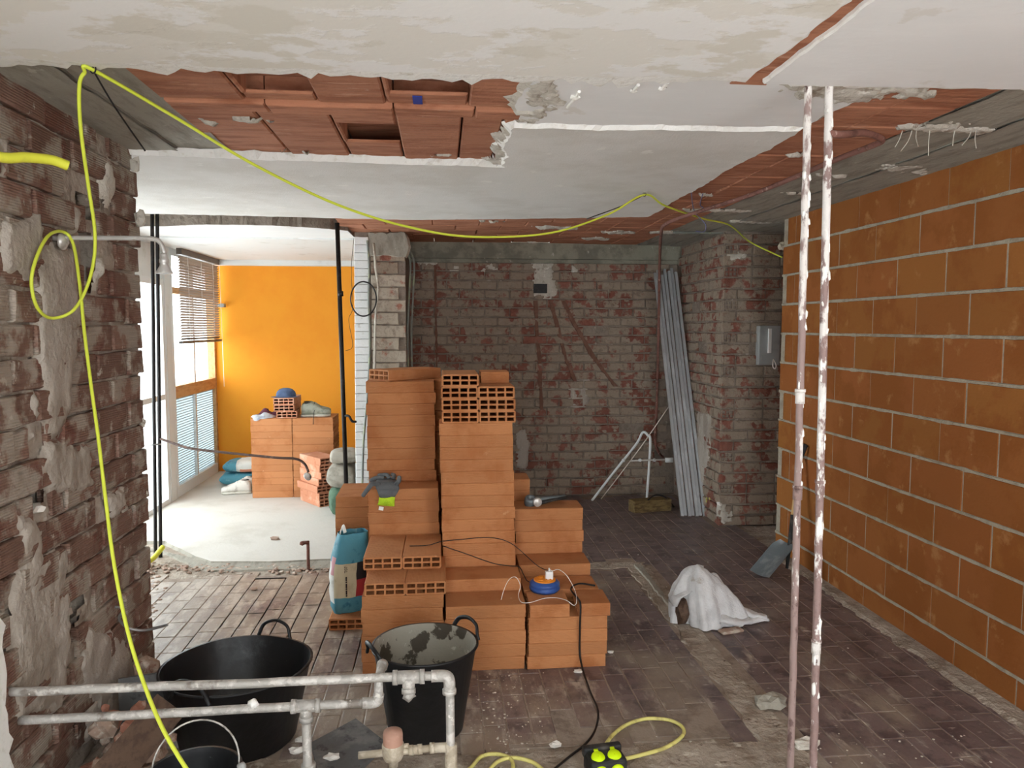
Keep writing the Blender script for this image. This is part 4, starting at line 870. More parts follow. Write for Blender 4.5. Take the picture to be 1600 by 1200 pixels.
# standpipe with tap stub on the rubble strip
b = atz(482, 892); e = empty('standpipe', b); tag(e, 'short rusty standpipe with a stub tap in the rubble strip', 'pipe')
h = .21; part('pipe', 'pipe_rust', lambda m: m.tube([b + Vector((0, 0, -.005)), b + Vector((0, 0, h))], .011, 10), e)
part('stub', 'pipe_rust', lambda m: (m.tube([b + Vector((.004, 0, h - .01)), b + Vector((-.03, -.01, h - .008))], .013, 10), m.rock(b + Vector((-.036, -.012, h - .012)), .02, 2)), e)
# steel hose out of the left wall
w0 = atx(182, 948, XL); cable('steel_hose', [w0 + Vector((-.01, 0, 0)), w0 + Vector((.03, 0, -.01)), aty(186, 966, w0.y), aty(200, 981, w0.y + .02), aty(225, 985, w0.y + .03), aty(248, 980, w0.y + .03), aty(262, 976, w0.y + .03)], .006, 'hose_steel', 'short braided steel hose dangling from the old left wall', 'hose')
# ------------------------------------------------------------------ cables
h1 = Vector((*cz(145, 106), CEIL - .006)); h2 = Vector((*cz(1007, 301), CEIL - .012))
pts = []
for x, y in ((280, 187), (400, 259), (530, 321), (640, 355), (740, 370), (860, 364), (950, 335)):
    t = (x - 145) / (1007 - 145); pts.append(aty(x, y, h1.y + (h2.y - h1.y) * t))
left = [(132, 114, 2.36), (124, 135, 2.38), (126, 200, 2.45), (138, 290, 2.55), (148, 360, 2.62), (146, 410, 2.66), (133, 455, 2.70), (112, 487, 2.72), (80, 497, 2.72), (58, 480, 2.70), (49, 440, 2.70), (58, 400, 2.72), (76, 368, 2.80), (98, 362, 2.83), (114, 380, 2.80), (124, 440, 2.74), (132, 520, 2.68), (142, 600, 2.62), (153, 680, 2.55), (165, 780, 2.46), (178, 880, 2.36), (198, 980, 2.26), (222, 1060, 2.16), (255, 1140, 2.04), (300, 1215, 1.93), (330, 1260, 1.90)]
lp = [aty(x, y, min(Y, atx(x, y, XL + .035).y)) for x, y, Y in left]; lp += [Vector((lp[-1].x + .03, 1.9, .25)), Vector((lp[-1].x + .04, 1.92, .012)), Vector((lp[-1].x + .2, 2.0, .012))]
cable('extension_cable', list(reversed(lp)) + [h1] + pts + [h2, Vector((*cz(1040, 322, 2.40), 2.40)), Vector((*cz(1100, 342, 2.41), 2.41)), Vector((*cz(1140, 352, 2.42), 2.42)), aty(1172, 378, 5.8), aty(1222, 402, 5.45)], .0056, 'cable_lime', 'long lime yellow cable looped on the shower arm and slung across the ceiling', n=8)
for c, d, lbl in ((h1, Vector((.02, .32, -.16)), 'black cable tie and wire end holding the lime cable near the concrete beam'), (h2, Vector((-.28, .28, -.10)), 'black cable tie and wire end holding the lime cable at the plaster edge')):
    mb = MB(); mb.tube([c + Vector((.008 * math.cos(a), .0, .004 + .014 * math.sin(a))) for a in [k * .5 for k in range(14)]], .0022, 6); mb.tube(spline([c, c + d * .4 + Vector((0, 0, -.01)), c + d], 5), .003, 6); mb.tube([c, c + Vector((0, 0, .03))], .003, 6); o = mb.build('cable_tie', 'cable_black', smooth=True); origin(o); tag(o, lbl, 'cable tie')
w0 = atx(0, 245, XL); a = aty(-10, 245, 2.30); mb = MB(); q = spline([Vector((XL - .03, 2.16, aty(0, 245, 2.36).z)), aty(-4, 245, 2.33), aty(40, 246, 2.40), aty(80, 250, 2.46), aty(106, 259, 2.49)], 8); mb.tube(q, .0155, 14, caps=False); mb.tube(q, .0125, 14, caps=False); o = mb.build('conduit', 'conduit_yellow', smooth=True); origin(o); tag(o, 'stub of wide yellow flexible conduit sticking out of the old left wall', 'conduit')
p = atz(232, 886); o = cable('conduit', [p + Vector((-.02, -.1, .03)), p + Vector((.02, .02, .05)), p + Vector((.05, .14, .10))], .018, 'conduit_yellow', 'short yellow conduit stub lying on the floor by the dark drop pipes', 'conduit')
# on the floor
fl = lambda x, y, z=.012: atz(x, y, z)
cable('yellow_flex', [fl(975, 1186, .03), fl(1000, 1180, .02), fl(1040, 1168), fl(1066, 1150), fl(1066, 1136), fl(1045, 1125), fl(1010, 1123), fl(980, 1132), fl(958, 1148), fl(944, 1166, .02), fl(935, 1172, .03)], .0075, 'cable_yellow', 'dusty pale yellow flex looping on the floor beside the socket box', n=8)
cable('yellow_flex', [fl(700, 1230), fl(735, 1200), fl(752, 1182), fl(775, 1178), fl(798, 1186), fl(800, 1205), fl(780, 1225), fl(760, 1215), fl(775, 1192), fl(800, 1184), fl(830, 1190), fl(850, 1205), fl(880, 1240)], .0075, 'cable_yellow', 'pale yellow flex lying in two coils on the broken screed', n=8)
zt = 5 * BT + .004
cable('black_flex', [fl(940, 930, zt + .0) if 0 else atz(930, 915, zt + .003), atz(905, 912, zt + .01), atz(892, 920, zt + .004), atz(903, 935, zt + .008), aty(907, 946, 3.44), aty(906, 985, 3.438), aty(907, 1030, 3.44), fl(920, 1075), fl(934, 1110), fl(930, 1140), fl(915, 1162), fl(890, 1182), fl(850, 1215, .03)], .0048, 'cable_black', 'thin black flex running from the blue reel down the bricks and across the floor')
cable('thin_wire', [aty(610, 862, 4.0) if 0 else atz(640, 853, 8 * BT + .004), atz(668, 852, 8 * BT + .006), aty(690, 846, 3.855), aty(720, 843, 3.85), aty(765, 840, 3.85), aty(800, 850, 3.85), atz(840, 884, 6 * BT + .004), atz(862, 893, 6 * BT + .004)], .0022, 'cable_black', 'thin dark wire trailing across the face of the tallest brick column', n=6)
cable('thin_wire', [aty(692, 853, 3.858), aty(730, 866, 3.858), aty(770, 880, 3.857), Vector((aty(798, 888, 3.85).x, 3.85, .3935)), Vector((.404, 3.83, .394)), Vector((.425, 3.80, .36)), Vector((.45, 3.78, .3285)), Vector((.53, 3.745, .3285))], .0024, 'cable_black', 'second thin wire sagging over the tallest column towards the blue reel', n=6)
# ------------------------------------------------------------------ cable reel with charger
c = atz(851, 922, 5 * BT); e = empty('cable_reel', c); tag(e, 'round blue cable reel with an orange socket face, on the corner bricks', 'cable reel')
mb = MB(); mb.lathe([(.001, 0), (.070, 0), (.078, .010), (.080, .020), (.074, .026), (.078, .032), (.077, .042), (.062, .054), (.056, .054)], 36); mb.build('drum', 'plastic_blue', e, True)
mb = MB(); mb.lathe([(.058, .050), (.057, .058), (.052, .060), (.001, .060)], 30); sf = mb.build('socket_face', 'plastic_orange', e, True)
for k in range(4): a = k * Q + .6; mb = MB(); mb.lathe([(.010, .060), (.011, .064), (.015, .064), (.016, .060)], 16, c=(.030 * math.cos(a), .030 * math.sin(a), 0)); mb.build('socket', 'plastic_orange', sf, True)
ch = c + Vector((.022, -.004, .060)); e2 = empty('charger', ch); tag(e2, 'small white phone charger plugged into the orange reel face, with a thin white cable', 'charger')
mb = MB(); mb.box((-.020, -.013, -.002), (.020, .013, .040)); bv = mb.build('body', 'plastic_white', e2); md = bv.modifiers.new('b', 'BEVEL'); md.width = .004; md.segments = 2
pg_ = part('plug', 'plastic_white', lambda m: m.tube([ch + Vector((0, 0, .038)), ch + Vector((0, 0, .056))], .004, 8), e2)
part('lead', 'cable_white', lambda m: m.tube(spline([ch + Vector((0, 0, .054)), aty(863, 892, ch.y), aty(873, 890, ch.y), aty(886, 900, ch.y - .03), aty(898, 922, ch.y - .08), aty(901, 938, 3.455), aty(897, 946, 3.45), aty(885, 938, 3.46), atz(868, 934, zt), atz(850, 935, zt), atz(830, 941, zt), atz(815, 941, zt + .003), atz(810, 930, zt + .006), aty(813, 915, 3.60), aty(806, 902, 3.60), aty(796, 905, 3.59), aty(788, 920, 3.56), atz(783, 937, zt)], 8), .0017, 6), e2)
# ------------------------------------------------------------------ socket box
c = atz(948, 1212, .012); e = empty('socket_box', (c.x, c.y + .02, .006), .12); tag(e, 'black rubber socket box with two lime green socket lids on the floor', 'socket box')
R1 = Matrix.Rotation(-.55, 3, 'X')
mb = MB(); mb.box((-.072, -.045, .002), (.072, .055, .075), R=None); o = bd = mb.build('body', 'plastic_black', e); md = o.modifiers.new('b', 'BEVEL'); md.width = .014; md.segments = 3
mb = MB(); mb.box((-.076, .03, .05), (.076, .062, .088)); o = mb.build('rim', 'plastic_black', e); md = o.modifiers.new('b', 'BEVEL'); md.width = .008; md.segments = 2
for sx in (-.034, .030):
    mb = MB(); mb.lathe([(.001, .010), (.022, .010), (.026, .004), (.026, 0)], 24, R=Matrix.Rotation(.35, 3, 'X'), c=(sx, -.012, .074)); mb.box((-.008, .018, .0), (.008, .034, .008), R=Matrix.Rotation(.35, 3, 'X'), c=Vector((sx, -.012, .074))); mb.build('socket_lid', 'plastic_lime', bd, True)
    mb = MB(); mb.lathe([(.001, .010), (.022, .010), (.026, .004), (.026, 0)], 24, R=Matrix.Rotation(Q, 3, 'X'), c=(sx, -.045, .036)); mb.build('socket_lid', 'plastic_lime', bd, True)
# ------------------------------------------------------------------ soft things
def loft(mb, secs, n=32, matf=None, cap=True, ex=3.0, crinkle=.004, seed=0):
    """secs: (centre, half-width u, half-depth v) rings; superellipse sections stacked along the list"""
    V = []; F = []; m = []
    for k, (c, U, Vv) in enumerate(secs):
        for j in range(n):
            a = 2 * math.pi * j / n; ca, sa = math.cos(a), math.sin(a)
            s_ = (abs(ca) ** ex + abs(sa) ** ex) ** (-1 / ex); p = Vector(c) + Vector(U) * ca * s_ + Vector(Vv) * sa * s_
            V.append(p + wig(p + Vector((seed, 0, 0)), 16, crinkle) + wig(p + Vector((seed, 3, 0)), 45, crinkle * .5))
    for k in range(len(secs) - 1):
        for j in range(n): F.append((k * n + j, k * n + (j + 1) % n, (k + 1) * n + (j + 1) % n, (k + 1) * n + j)); m.append(matf(k, j) if matf else 0)
    if cap: F.append(tuple(range(n))[::-1]); m.append(0); F.append(tuple(range((len(secs) - 1) * n, len(secs) * n))); m.append(0)
    i0 = len(mb.v); mb.v += V; mb.f += [[i + i0 for i in f] for f in F]; mb.m += m; return mb
# standing cement bag
bx, by, bz = -.528, 4.16, BT
e = empty('cement_bag', (bx, by, bz)); tag(e, 'opened teal cement bag with a cream label, standing on one brick', 'bag')
U0 = Vector((.92, .38, 0)); V0_ = Vector((-.38, .92, 0)); secs = []
for k in range(15):
    t = k / 14; z = t * .455; wv = .096 + .012 * math.sin(t * 3.1) - .016 * max(0, t - .6) / .4; dp = .066 + .012 * math.sin(t * 3.1) - .006 * t
    if k == 0: wv *= .86; dp *= .75
    secs.append((Vector((-.012 + .03 * t * t, .0, z)), U0 * wv, V0_ * dp))
def bm_(k, j):   # front looks to -V0_: segments around j = 24 of 32
    if 3 <= k <= 8 and 19 <= j <= 27:
        if j >= 25: return 2 if k < 6 else 3
        return 1
    if k >= 7 and k <= 9 and 16 <= j <= 18: return 5
    if 2 <= k <= 8 and 13 <= j <= 18: return 4
    return 0
mb = MB(); loft(mb, secs, 32, bm_, cap=False, ex=3.2, crinkle=.006, seed=3); bsh = mb.build('paper_shell', ['bag_teal', 'bag_cream', 'bag_red', 'bag_ink', 'bag_white', 'bag_pink'], e, True)
mb = MB(); loft(mb, [(secs[-1][0] + Vector((0, 0, -.055)), secs[-1][1] * .95, secs[-1][2] * .93), (secs[-1][0] + Vector((0, 0, -.075)), secs[-1][1] * .94, secs[-1][2] * .92)], 32, cap=True, ex=3.2, crinkle=.008, seed=5); mb.build('cement', 'cement', e, True)
mb = MB(); t0 = secs[-1]; mb.tube(spline([t0[0] - t0[1] * .9 + Vector((0, 0, -.01)), t0[0] - t0[1] * .85 + Vector((.01, -.01, .035)), t0[0] - t0[1] * .6 + Vector((0, -.03, .04)), t0[0] - t0[1] * .45 + Vector((0, -.05, .01))], 5), .012, 6, flat=.35); mb.build('torn_flap', 'bag_white', bsh, True)
mb = MB(); F_ = -V0_ * .083 + Vector((0, 0, 0))
for k in range(9): c = F_ + U0 * (-.045) + Vector((0, 0, .115 + k * .013)); mb.box((-.004, -.001, -.004 - .002 * (k % 3)), (.004, .001, .004), R=Matrix.Rotation(.39, 3, 'Z'), c=c)
mb.build('label_print', 'bag_ink', bsh)
def text(body, size, loc, rot, mat, par):
    cu_ = bpy.data.curves.new('t', 'FONT'); cu_.body = body; cu_.size = size; cu_.extrude = .0005; to = bpy.data.objects.new('t', cu_)
    me = bpy.data.meshes.new_from_object(to); bpy.data.objects.remove(to); me.materials.clear(); me.materials.append(MATS[mat]); o = obj('label_lettering', me, par, loc, rot); return o
text('T07', .024, F_ + U0 * (-.038) + Vector((0, 0, .245)), (Q, -Q, .39), 'bag_ink', bsh)
# sacks lying by the window
def lying(name, c, L, Wd, h, rz, mats, matf, label, seed):
    e = empty(name, c, rz); tag(e, label, 'bag'); secs = []
    for k in range(15):
        t = k / 14; q = math.sin(math.pi * min(max(t, .02), .98)) ** .16
        secs.append((Vector(((t - .5) * L, 0, h / 2)), Vector((0, Wd / 2 * (.7 + .3 * q), 0)), Vector((0, 0, h / 2 * (q if 0 < k < 14 else .2)))))
    mb = MB(); loft(mb, secs, 24, matf, True, 3.6, .008, seed); mb.build('sack_shell', mats, e, True); return e
wm = lambda k, j: 0 if k < 4 or k > 12 else (2 if 13 <= j <= 21 and 5 <= k <= 11 else 1)
lying('cement_sack', (-2.09, 8.02, .014), .50, .34, .13, .08, ['bag_teal', 'bag_teal', 'bag_teal'], wm, 'teal sack lying flat on the pale floor under another sack', 11)
lying('cement_sack', (-2.05, 8.02, .144), .50, .34, .13, .02, ['bag_teal', 'bag_white', 'bag_orange'], wm, 'white and teal sack with an orange print, lying on the teal sack', 12)
# shoes
def shoe(name, c, rz, up, label, group, laces='shoe_dark', roll=0.0):
    e = empty(name, c, rz); tag(e, label, 'shoe', group); L = .285
    prof = [(0, .026, .030, .075), (.03, .036, .0, .095), (.09, .037, .0, .100), (.14, .037, .0, .082), (.18, .042, .0, .060), (.22, .046, .0, .050), (.26, .040, .0, .042), (.283, .018, .012, .032)]
    prof = [(x, w_, q, h * 1.25) for x, w_, q, h in prof]
    mb = MB(); loft(mb, [(Vector((x, 0, .02 + h / 2)), Vector((0, w_, 0)), Vector((0, 0, h / 2))) for x, w_, _, h in prof], 16, None, True, 2.3, .004, rz); upo = mb.build('upper', up, e, True)
    mb = MB(); loft(mb, [(Vector((x - .004, 0, .013)), Vector((0, w_ * 1.12, 0)), Vector((0, 0, .014))) for x, w_, _, h in prof], 14, None, True, 3, .001, rz); mb.build('sole', 'shoe_sole', e, True)
    mb = MB()
    for k in range(4): x = .12 + k * .022; z = .128 - k * .016; mb.tube([(x, -.026, z - .012), (x + .004, 0, z + .004), (x, .026, z - .012)], .0035, 6)
    mb.build('laces', laces, upo, True)
    mb = MB(); mb.lathe([(.030, .004), (.026, .008), (.020, .0), (.001, -.006)], 16, c=(.055, 0, .134), sx=1.4, sy=.9); mb.build('opening', 'shoe_dark', upo, True)
    return e
zs2 = .014 + 12 * BT
shoe('trainer', (-1.38, 7.37, zs2), .1, 'shoe_grey', 'grey trainer lying on the brick stack by the orange wall', 'grey trainers'); shoe('trainer', (-1.40, 7.52, zs2), .12, 'shoe_grey', 'grey trainer lying on the brick stack by the orange wall', 'grey trainers')
o = MB(); o.tube(spline([(-1.255, 7.40, zs2 + .09), (-1.25, 7.33, zs2 + .06), (-1.248, 7.262, zs2 + .01), (-1.25, 7.258, zs2 - .06)], 5), .003, 6); o = o.build('shoelace', 'shoe_dark', smooth=True); origin(o); tag(o, 'dark shoelace hanging from a grey trainer over the brick edge', 'shoelace')
shoe('trainer', (-1.90, 7.66, .014), math.pi + .25, 'shoe_white', 'dirty white trainer on the pale floor by the sacks', 'white trainers'); shoe('trainer', (-1.915, 7.50, .014), math.pi + .1, 'shoe_white', 'dirty white trainer on the pale floor by the sacks', 'white trainers')
# heap of clothes and cap
def crumple(name, c, rx, ry, h, mat, label, seed, rz=0, drape=None, cat='clothing'):
    n, m_ = 12, 40; V = [Vector((0, 0, h))]; F = []
    for i in range(1, n + 1):
        t = i / n
        for j in range(m_):
            a = 2 * math.pi * j / m_; k = 1 + .28 * noise.noise((math.cos(a) * 2 + seed, math.sin(a) * 2, t * .5)); x, y = rx * t * k * math.cos(a), ry * t * k * math.sin(a)
            z = h * (1 - t ** 2.2) * (.75 + .6 * noise.noise((x * 14 + seed, y * 14, 0))) + .012 * noise.noise((x * 40, y * 40, seed)) * (1 - t) + .004
            if drape and y < drape: z = z - (drape - y) * 1.2; y = drape - .004 - (drape - y) * .08
            V.append(Vector((x, y, max(z, .003) if not drape else z)))
    for j in range(m_): F.append((0, 1 + j, 1 + (j + 1) % m_))
    for i in range(n - 1):
        for j in range(m_): F.append((1 + i * m_ + j, 1 + i * m_ + (j + 1) % m_, 1 + (i + 1) * m_ + (j + 1) % m_, 1 + (i + 1) * m_ + j))
    mb = MB(); mb.add(V, F); o = mb.build(name, mat, None, True, loc=c, rot=(0, 0, rz)); return tag(o, label, cat)
crumple('folded_shirt', (-1.74, 7.55, zs2), .11, .10, .07, 'cloth_maroon', 'crumpled maroon garment on the brick stack', 1)
crumple('sweatshirt', (-1.745, 7.37, zs2), .125, .12, .05, 'cloth_grey', 'pale grey sweatshirt crumpled over the corner of the brick stack', 2, drape=-.105)
crumple('dark_garment', (-1.30, 7.62, zs2), .08, .04, .06, 'cloth_navy', 'navy garment bundled beside the grey trainers', 3)
zc_ = zs2 + .004 + 3 * BT
e = empty('cap', (-1.535, 7.42, zc_)); tag(e, 'faded blue cap on the little stack of three bricks', 'cap')
mb = MB(); mb.lathe([(.084, 0), (.086, .02), (.078, .05), (.056, .075), (.025, .086), (.001, .088)], 24, sx=1.1, wob=.08, seed=4); mb.build('crown', 'cap_blue', e, True)
mb = MB(); mb.add([(.085 * 1.1 * math.cos(a) * k, .085 * math.sin(a) * k - (.04 * (k - 1) * 6 if k > 1 else 0) * 0, .008 - .01 * (k - 1)) for k in (1, 1.6) for a in [math.pi + .3 + i * (math.pi - .6) / 10 for i in range(11)]], [(i, i + 1, 12 + i, 11 + i) for i in range(10)]); mb.build('brim', 'cap_blue', e, True)
# glove
zg = 12 * BT; e = empty('work_glove', (-.30, 4.16, zg)); tag(e, 'grey work glove with a lime cuff and white tag hanging over the bricks', 'glove')
yg = 4.062
def gp(x, y, Y=yg): return aty(x, y, Y) - Vector(e.location)
mb = MB(); loft(mb, [(gp(604, 752, 4.17), Vector((.062, 0, 0)), Vector((0, .010, .016))), (gp(605, 758, 4.09), Vector((.064, 0, 0)), Vector((0, .012, .014))), (gp(606, 764, 4.045), Vector((.062, 0, 0)), Vector((0, .013, .004))), (gp(606, 771, 4.044), Vector((.052, 0, 0)), Vector((0, .012, 0))), (gp(605, 777, 4.048), Vector((.043, 0, 0)), Vector((0, .009, 0)))], 18, None, True, 2.6, .003, 7); mb.build('palm', 'glove_grey', e, True)
mb = MB(); loft(mb, [(gp(605, 774, 4.048), Vector((.043, 0, 0)), Vector((0, .010, 0))), (gp(604, 784, 4.05), Vector((.045, 0, .004)), Vector((0, .009, 0))), (gp(603, 790, 4.052), Vector((.047, 0, -.006)), Vector((0, .008, 0)))], 18, None, True, 2.8, .002, 8); cuf = mb.build('cuff', 'glove_lime', e, True)
mb = MB(); c = gp(596, 794, 4.056); mb.box((-.014, -.0015, -.012), (.012, .0015, .008), R=Matrix.Rotation(.2, 3, 'Y'), c=c); mb.build('tag', 'plastic_white', cuf)
for pts, r in (([(592, 757, 4.09), (582, 756, 4.06), (575, 764, 4.04), (566, 776, 4.03)], .014), ([(618, 757, 4.08), (623, 752, 4.08), (624, 744, 4.10)], .013), ([(600, 748, 4.17), (588, 747, 4.18), (578, 752, 4.17)], .013), ([(608, 747, 4.17), (604, 742, 4.2), (590, 743, 4.22)], .012), ([(614, 748, 4.16), (616, 743, 4.19), (612, 741, 4.22)], .012)):
    sp = spline([gp(*q) for q in pts], 5); mb = MB(); mb.tube(sp, r, 10, rad=[r * (1 - .25 * (k / len(sp)) ** 3) if k < len(sp) - 1 else r * .5 for k in range(len(sp))]); mb.build('finger', 'glove_grey', e, True)
# grey tool on the block
zt2 = 10 * BT; e = empty('angle_tool', (.47, 4.14, zt2), .10); tag(e, 'grey metal cutting tool with folded dark handles on the brick block', 'tool')
mb = MB(); mb.lathe([(.001, .0), (.030, .0), (.034, .008), (.034, .040), (.030, .048), (.016, .050), (.014, .036), (.001, .036)], 22, R=Matrix.Rotation(.5, 3, 'X'), c=(.03, .01, .006)); mb.build('head', 'steel_dark', e, True)
mb = MB(); mb.lathe([(.001, 0), (.024, 0), (.026, .004), (.026, .020), (.022, .024), (.001, .024)], 20, R=Matrix.Rotation(Q, 3, 'X'), c=(.065, -.02, .027)); mb.build('bolt', 'chrome', e, True)
mb = MB(); loft(mb, [(Vector((x, .02 + .02 * t, .024 + .012 * t)), Vector((0, .02 - .006 * t, 0)), Vector((0, 0, .014 - .004 * t))) for x, t in ((.05, 0), (.10, .3), (.17, .7), (.25, 1))], 14, None, True, 3, .0005); mb.build('handle', 'steel_dark', e, True)
mb = MB(); loft(mb, [(Vector((x, -.015 + .03 * t, .014 + .02 * t)), Vector((0, .012, 0)), Vector((0, 0, .011 - .003 * t))) for x, t in ((.06, 0), (.10, .15), (.16, .6), (.25, 1))], 14, None, True, 2, .0005); mb.build('handle', 'plastic_black', e, True)
# sacks by the divider
lying('green_sack', (-.88, 6.60, .014), .34, .26, .24, Q + .2, ['sack_green'], None, 'dark green sack slumped on the floor behind the black post', 21)
lying('grey_sack', (-.88, 6.62, .252), .33, .25, .22, Q - .1, ['sack_grey'], None, 'grey sack lying on the dark green sack behind the black post', 22)
lying('striped_sack', (-.875, 6.63, .470), .32, .24, .12, Q + .1, ['sack_grey'], None, 'folded empty sack on top of the grey sack behind the black post', 23)
# ------------------------------------------------------------------ metal studs leaning in the corner
sb0 = atz(1067, 808); st0 = aty(1024, 426, 7.0)
for k in range(7):
    b3 = Vector((sb0.x + .0325 * k, sb0.y - .004 * k + (.02 if k % 2 else 0), 0)); t3 = Vector((min(st0.x + .034 * k, 2.275), 7.0 + (.03 if k % 2 else 0), st0.z + (0, .03, -.02, .04, .02, .05, .01)[k])); ax = (t3 - b3); L = ax.length; ax.normalize(); xx = Vector((1, 0, 0)); xx = (xx - ax * xx.dot(ax)).normalized(); yy = ax.cross(xx)
    R_ = Matrix((xx, yy, ax)).transposed(); wd, dp, th = .0125, .022, .002; V = []
    prof = [(-wd + .006, dp), (-wd, dp), (-wd, 0), (wd, 0), (wd, dp), (wd - .006, dp), (wd - .006, dp - th), (wd - th, dp - th), (wd - th, th), (-wd + th, th), (-wd + th, dp - th), (-wd + .006, dp - th)]
    n = len(prof)
    for zz in (.01, L): V += [R_ @ Vector((x, y, zz)) for x, y in prof]
    mb = MB(); mb.add(V, [(i, (i + 1) % n, n + (i + 1) % n, n + i) for i in range(n)] + [tuple(range(n)), tuple(range(n, 2 * n))])
    o = mb.build('metal_stud', 'metal_stud', None, loc=b3); tag(o, 'galvanised steel channel leaning in the corner, ' + ('farthest', 'sixth', 'fifth', 'fourth', 'third', 'second', 'nearest')[k] + (' from the pier' if k < 6 else ' to the pier'), 'stud', 'steel channels leaning in the corner')
# white bent-tube stand
a = atz(925, 782); b = atz(1010, 788); e = empty('tube_stand', (a + b) / 2); tag(e, 'white bent-tube A-frame stand with a clamp bar before the old brick wall', 'stand')
tp = aty(1004, 676, 6.78); tq = aty(1012, 680, 6.76)
part('frame', 'frame_white', lambda m: m.tube(spline([a, a.lerp(aty(996, 690, 6.78), .5), aty(994, 694, 6.78), tp, tq, aty(1016, 694, 6.74), b], 8), .012, 10), e)
c = aty(985, 720, 6.74); d = aty(1040, 718, 6.70); part('clamp_bar', 'chrome', lambda m: m.tube([c, d], .008, 10), e)
for x in (974, 1000, 1022): c = aty(x, 719, 6.72); part('clamp', 'frame_white', lambda m: m.rock(c, .018, x, sub=2), e)
c = aty(1043, 719, 6.68); part('bracket', 'frame_white', lambda m: m.box((c.x - .02, c.y - .015, c.z - .02), (c.x + .05, c.y + .015, c.z + .022)), e)
o = cable('pale_rod', [a + Vector((.10, .05, .0)), aty(1000, 700, 6.86), aty(1052, 625, 6.95)], .005, 'cable_white', 'thin pale rod leaning behind the white tube stand', 'rod')
# timber offcut
c = atz(1018, 800); e = empty('timber_offcut', (c.x, c.y + .05, 0), .22); tag(e, 'rough timber offcut lying before the old brick wall', 'timber')
mb = MB(); mb.box((-.19, -.06, 0), (.19, .06, .11)); o = mb.build('block', 'wood_block', e); md = o.modifiers.new('b', 'BEVEL'); md.width = .008; md.segments = 2
mb = MB(); mb.tube(spline([(-.05, -.05, .112), (.05, .0, .14), (.14, -.03, .12), (.22, -.05, .03)], 5), .007, 6); mb.build('wire', 'cable_black', e, True)
for k, dx in enumerate((0, .035)): o = cable('lime_lath', [atz(1104 + 5 * k, 800) + Vector((0, 0, 0)), aty(1104 + 5 * k, 778, 6.1)], .008, 'cable_yellow', 'short yellowish lath standing between the studs and the pier', 'lath', group='short laths by the pier')
# white cloth thrown over something
def cloth():
    e = empty('dust_sheet', (1.50, 3.97, 0)); tag(e, 'crumpled white cloth heaped over a lump on the dark tiles', 'cloth'); n, m_ = 20, 72; V = [Vector((-.02, .02, .315))]; F = []
    for i in range(1, n + 1):
        t = i / n
        for j in range(m_):
            a = 2 * math.pi * j / m_; rx = .185 + .03 * math.cos(a * 2 + 1); ry = .15
            fold = .13 * math.sin(a * 6 + 1.5 * math.sin(a * 2)) + .07 * math.sin(a * 13 + 2)
            r = (math.sin(t * Q) ** .85) * (1 + fold * t)
            x, y = rx * r * math.cos(a), ry * r * math.sin(a)
            z = (.315 - .10 * max(0, math.cos(a - .3)) * t) * (1 - t ** 1.7) + .05 * noise.noise((x * 9, y * 9, 2)) * (1 - t) + .02 * noise.noise((x * 25, y * 25, 6)) * (1 - t * t)
            if t > .8: z = max(z, .008)
            x -= .05 * (z / .3) ; V.append(Vector((x, y, max(z, .006))))
    for j in range(m_): F.append((0, 1 + j, 1 + (j + 1) % m_))
    for i in range(n - 1):
        for j in range(m_): F.append((1 + i * m_ + j, 1 + i * m_ + (j + 1) % m_, 1 + (i + 1) * m_ + (j + 1) % m_, 1 + (i + 1) * m_ + j))
    mb = MB(); mb.add(V, F)
    for pts, r0, fl_ in (([(.04, .0, .20), (.13, -.0, .10), (.22, -.03, .045), (.33, -.04, .022)], .09, .45), ([(.02, -.12, .06), (.13, -.12, .035), (.23, -.08, .024), (.34, -.05, .016)], .05, .5), ([(.1, .03, .14), (.2, .02, .05), (.3, 0, .03)], .05, .45)):
        sp = spline(pts, 7); V2 = len(mb.v); mb.tube(sp, r0, 14, rad=[r0 * (1 - .72 * k / len(sp)) for k in range(len(sp))], flat=fl_)
        for k in range(V2, len(mb.v)): p = mb.v[k]; mb.v[k] = p + wig(p, 22, .014); mb.v[k].z = max(mb.v[k].z, .004)
    mb.build('fabric', 'cloth_white', e, True)
    mb = MB(); mb.rock((-.165, -.05, .075), .085, 3, sq=(.5, .7, .95), sub=2); mb.build('covered_lump', 'wood_board', e)
    mb = MB(); loft(mb, [(Vector((-.13, .0, .20)), Vector((.07, .02, .03)), Vector((0, .09, 0))), (Vector((-.20, -.03, .16)), Vector((.03, 0, .01)), Vector((0, .07, 0))), (Vector((-.215, -.04, .12)), Vector((.012, 0, 0)), Vector((0, .05, 0)))], 14, None, True, 2, .012, 4); mb.build('flap', 'cloth_white', e, True)
    return e
cloth()
c = atz(1142, 988); mb = MB(); mb.box((-.07, -.03, 0), (.07, .03, .018)); o = mb.build('mortar_fragment', 'rubble', None, loc=(c.x, c.y, 0), rot=(0, 0, .25)); md = o.modifiers.new('b', 'BEVEL'); md.width = .008; tag(o, 'flat fragment of old mortar lying in front of the white cloth', 'rubble')
c = atz(1070, 950); o = MB().rock((0, 0, .03), .05, 5, sq=(.6, 1, .6), sub=2).build('plaster_chunk', 'plaster_dirty', None, loc=(c.x, c.y, 0)); tag(o, 'pale plaster chunk beside the white cloth', 'rubble')
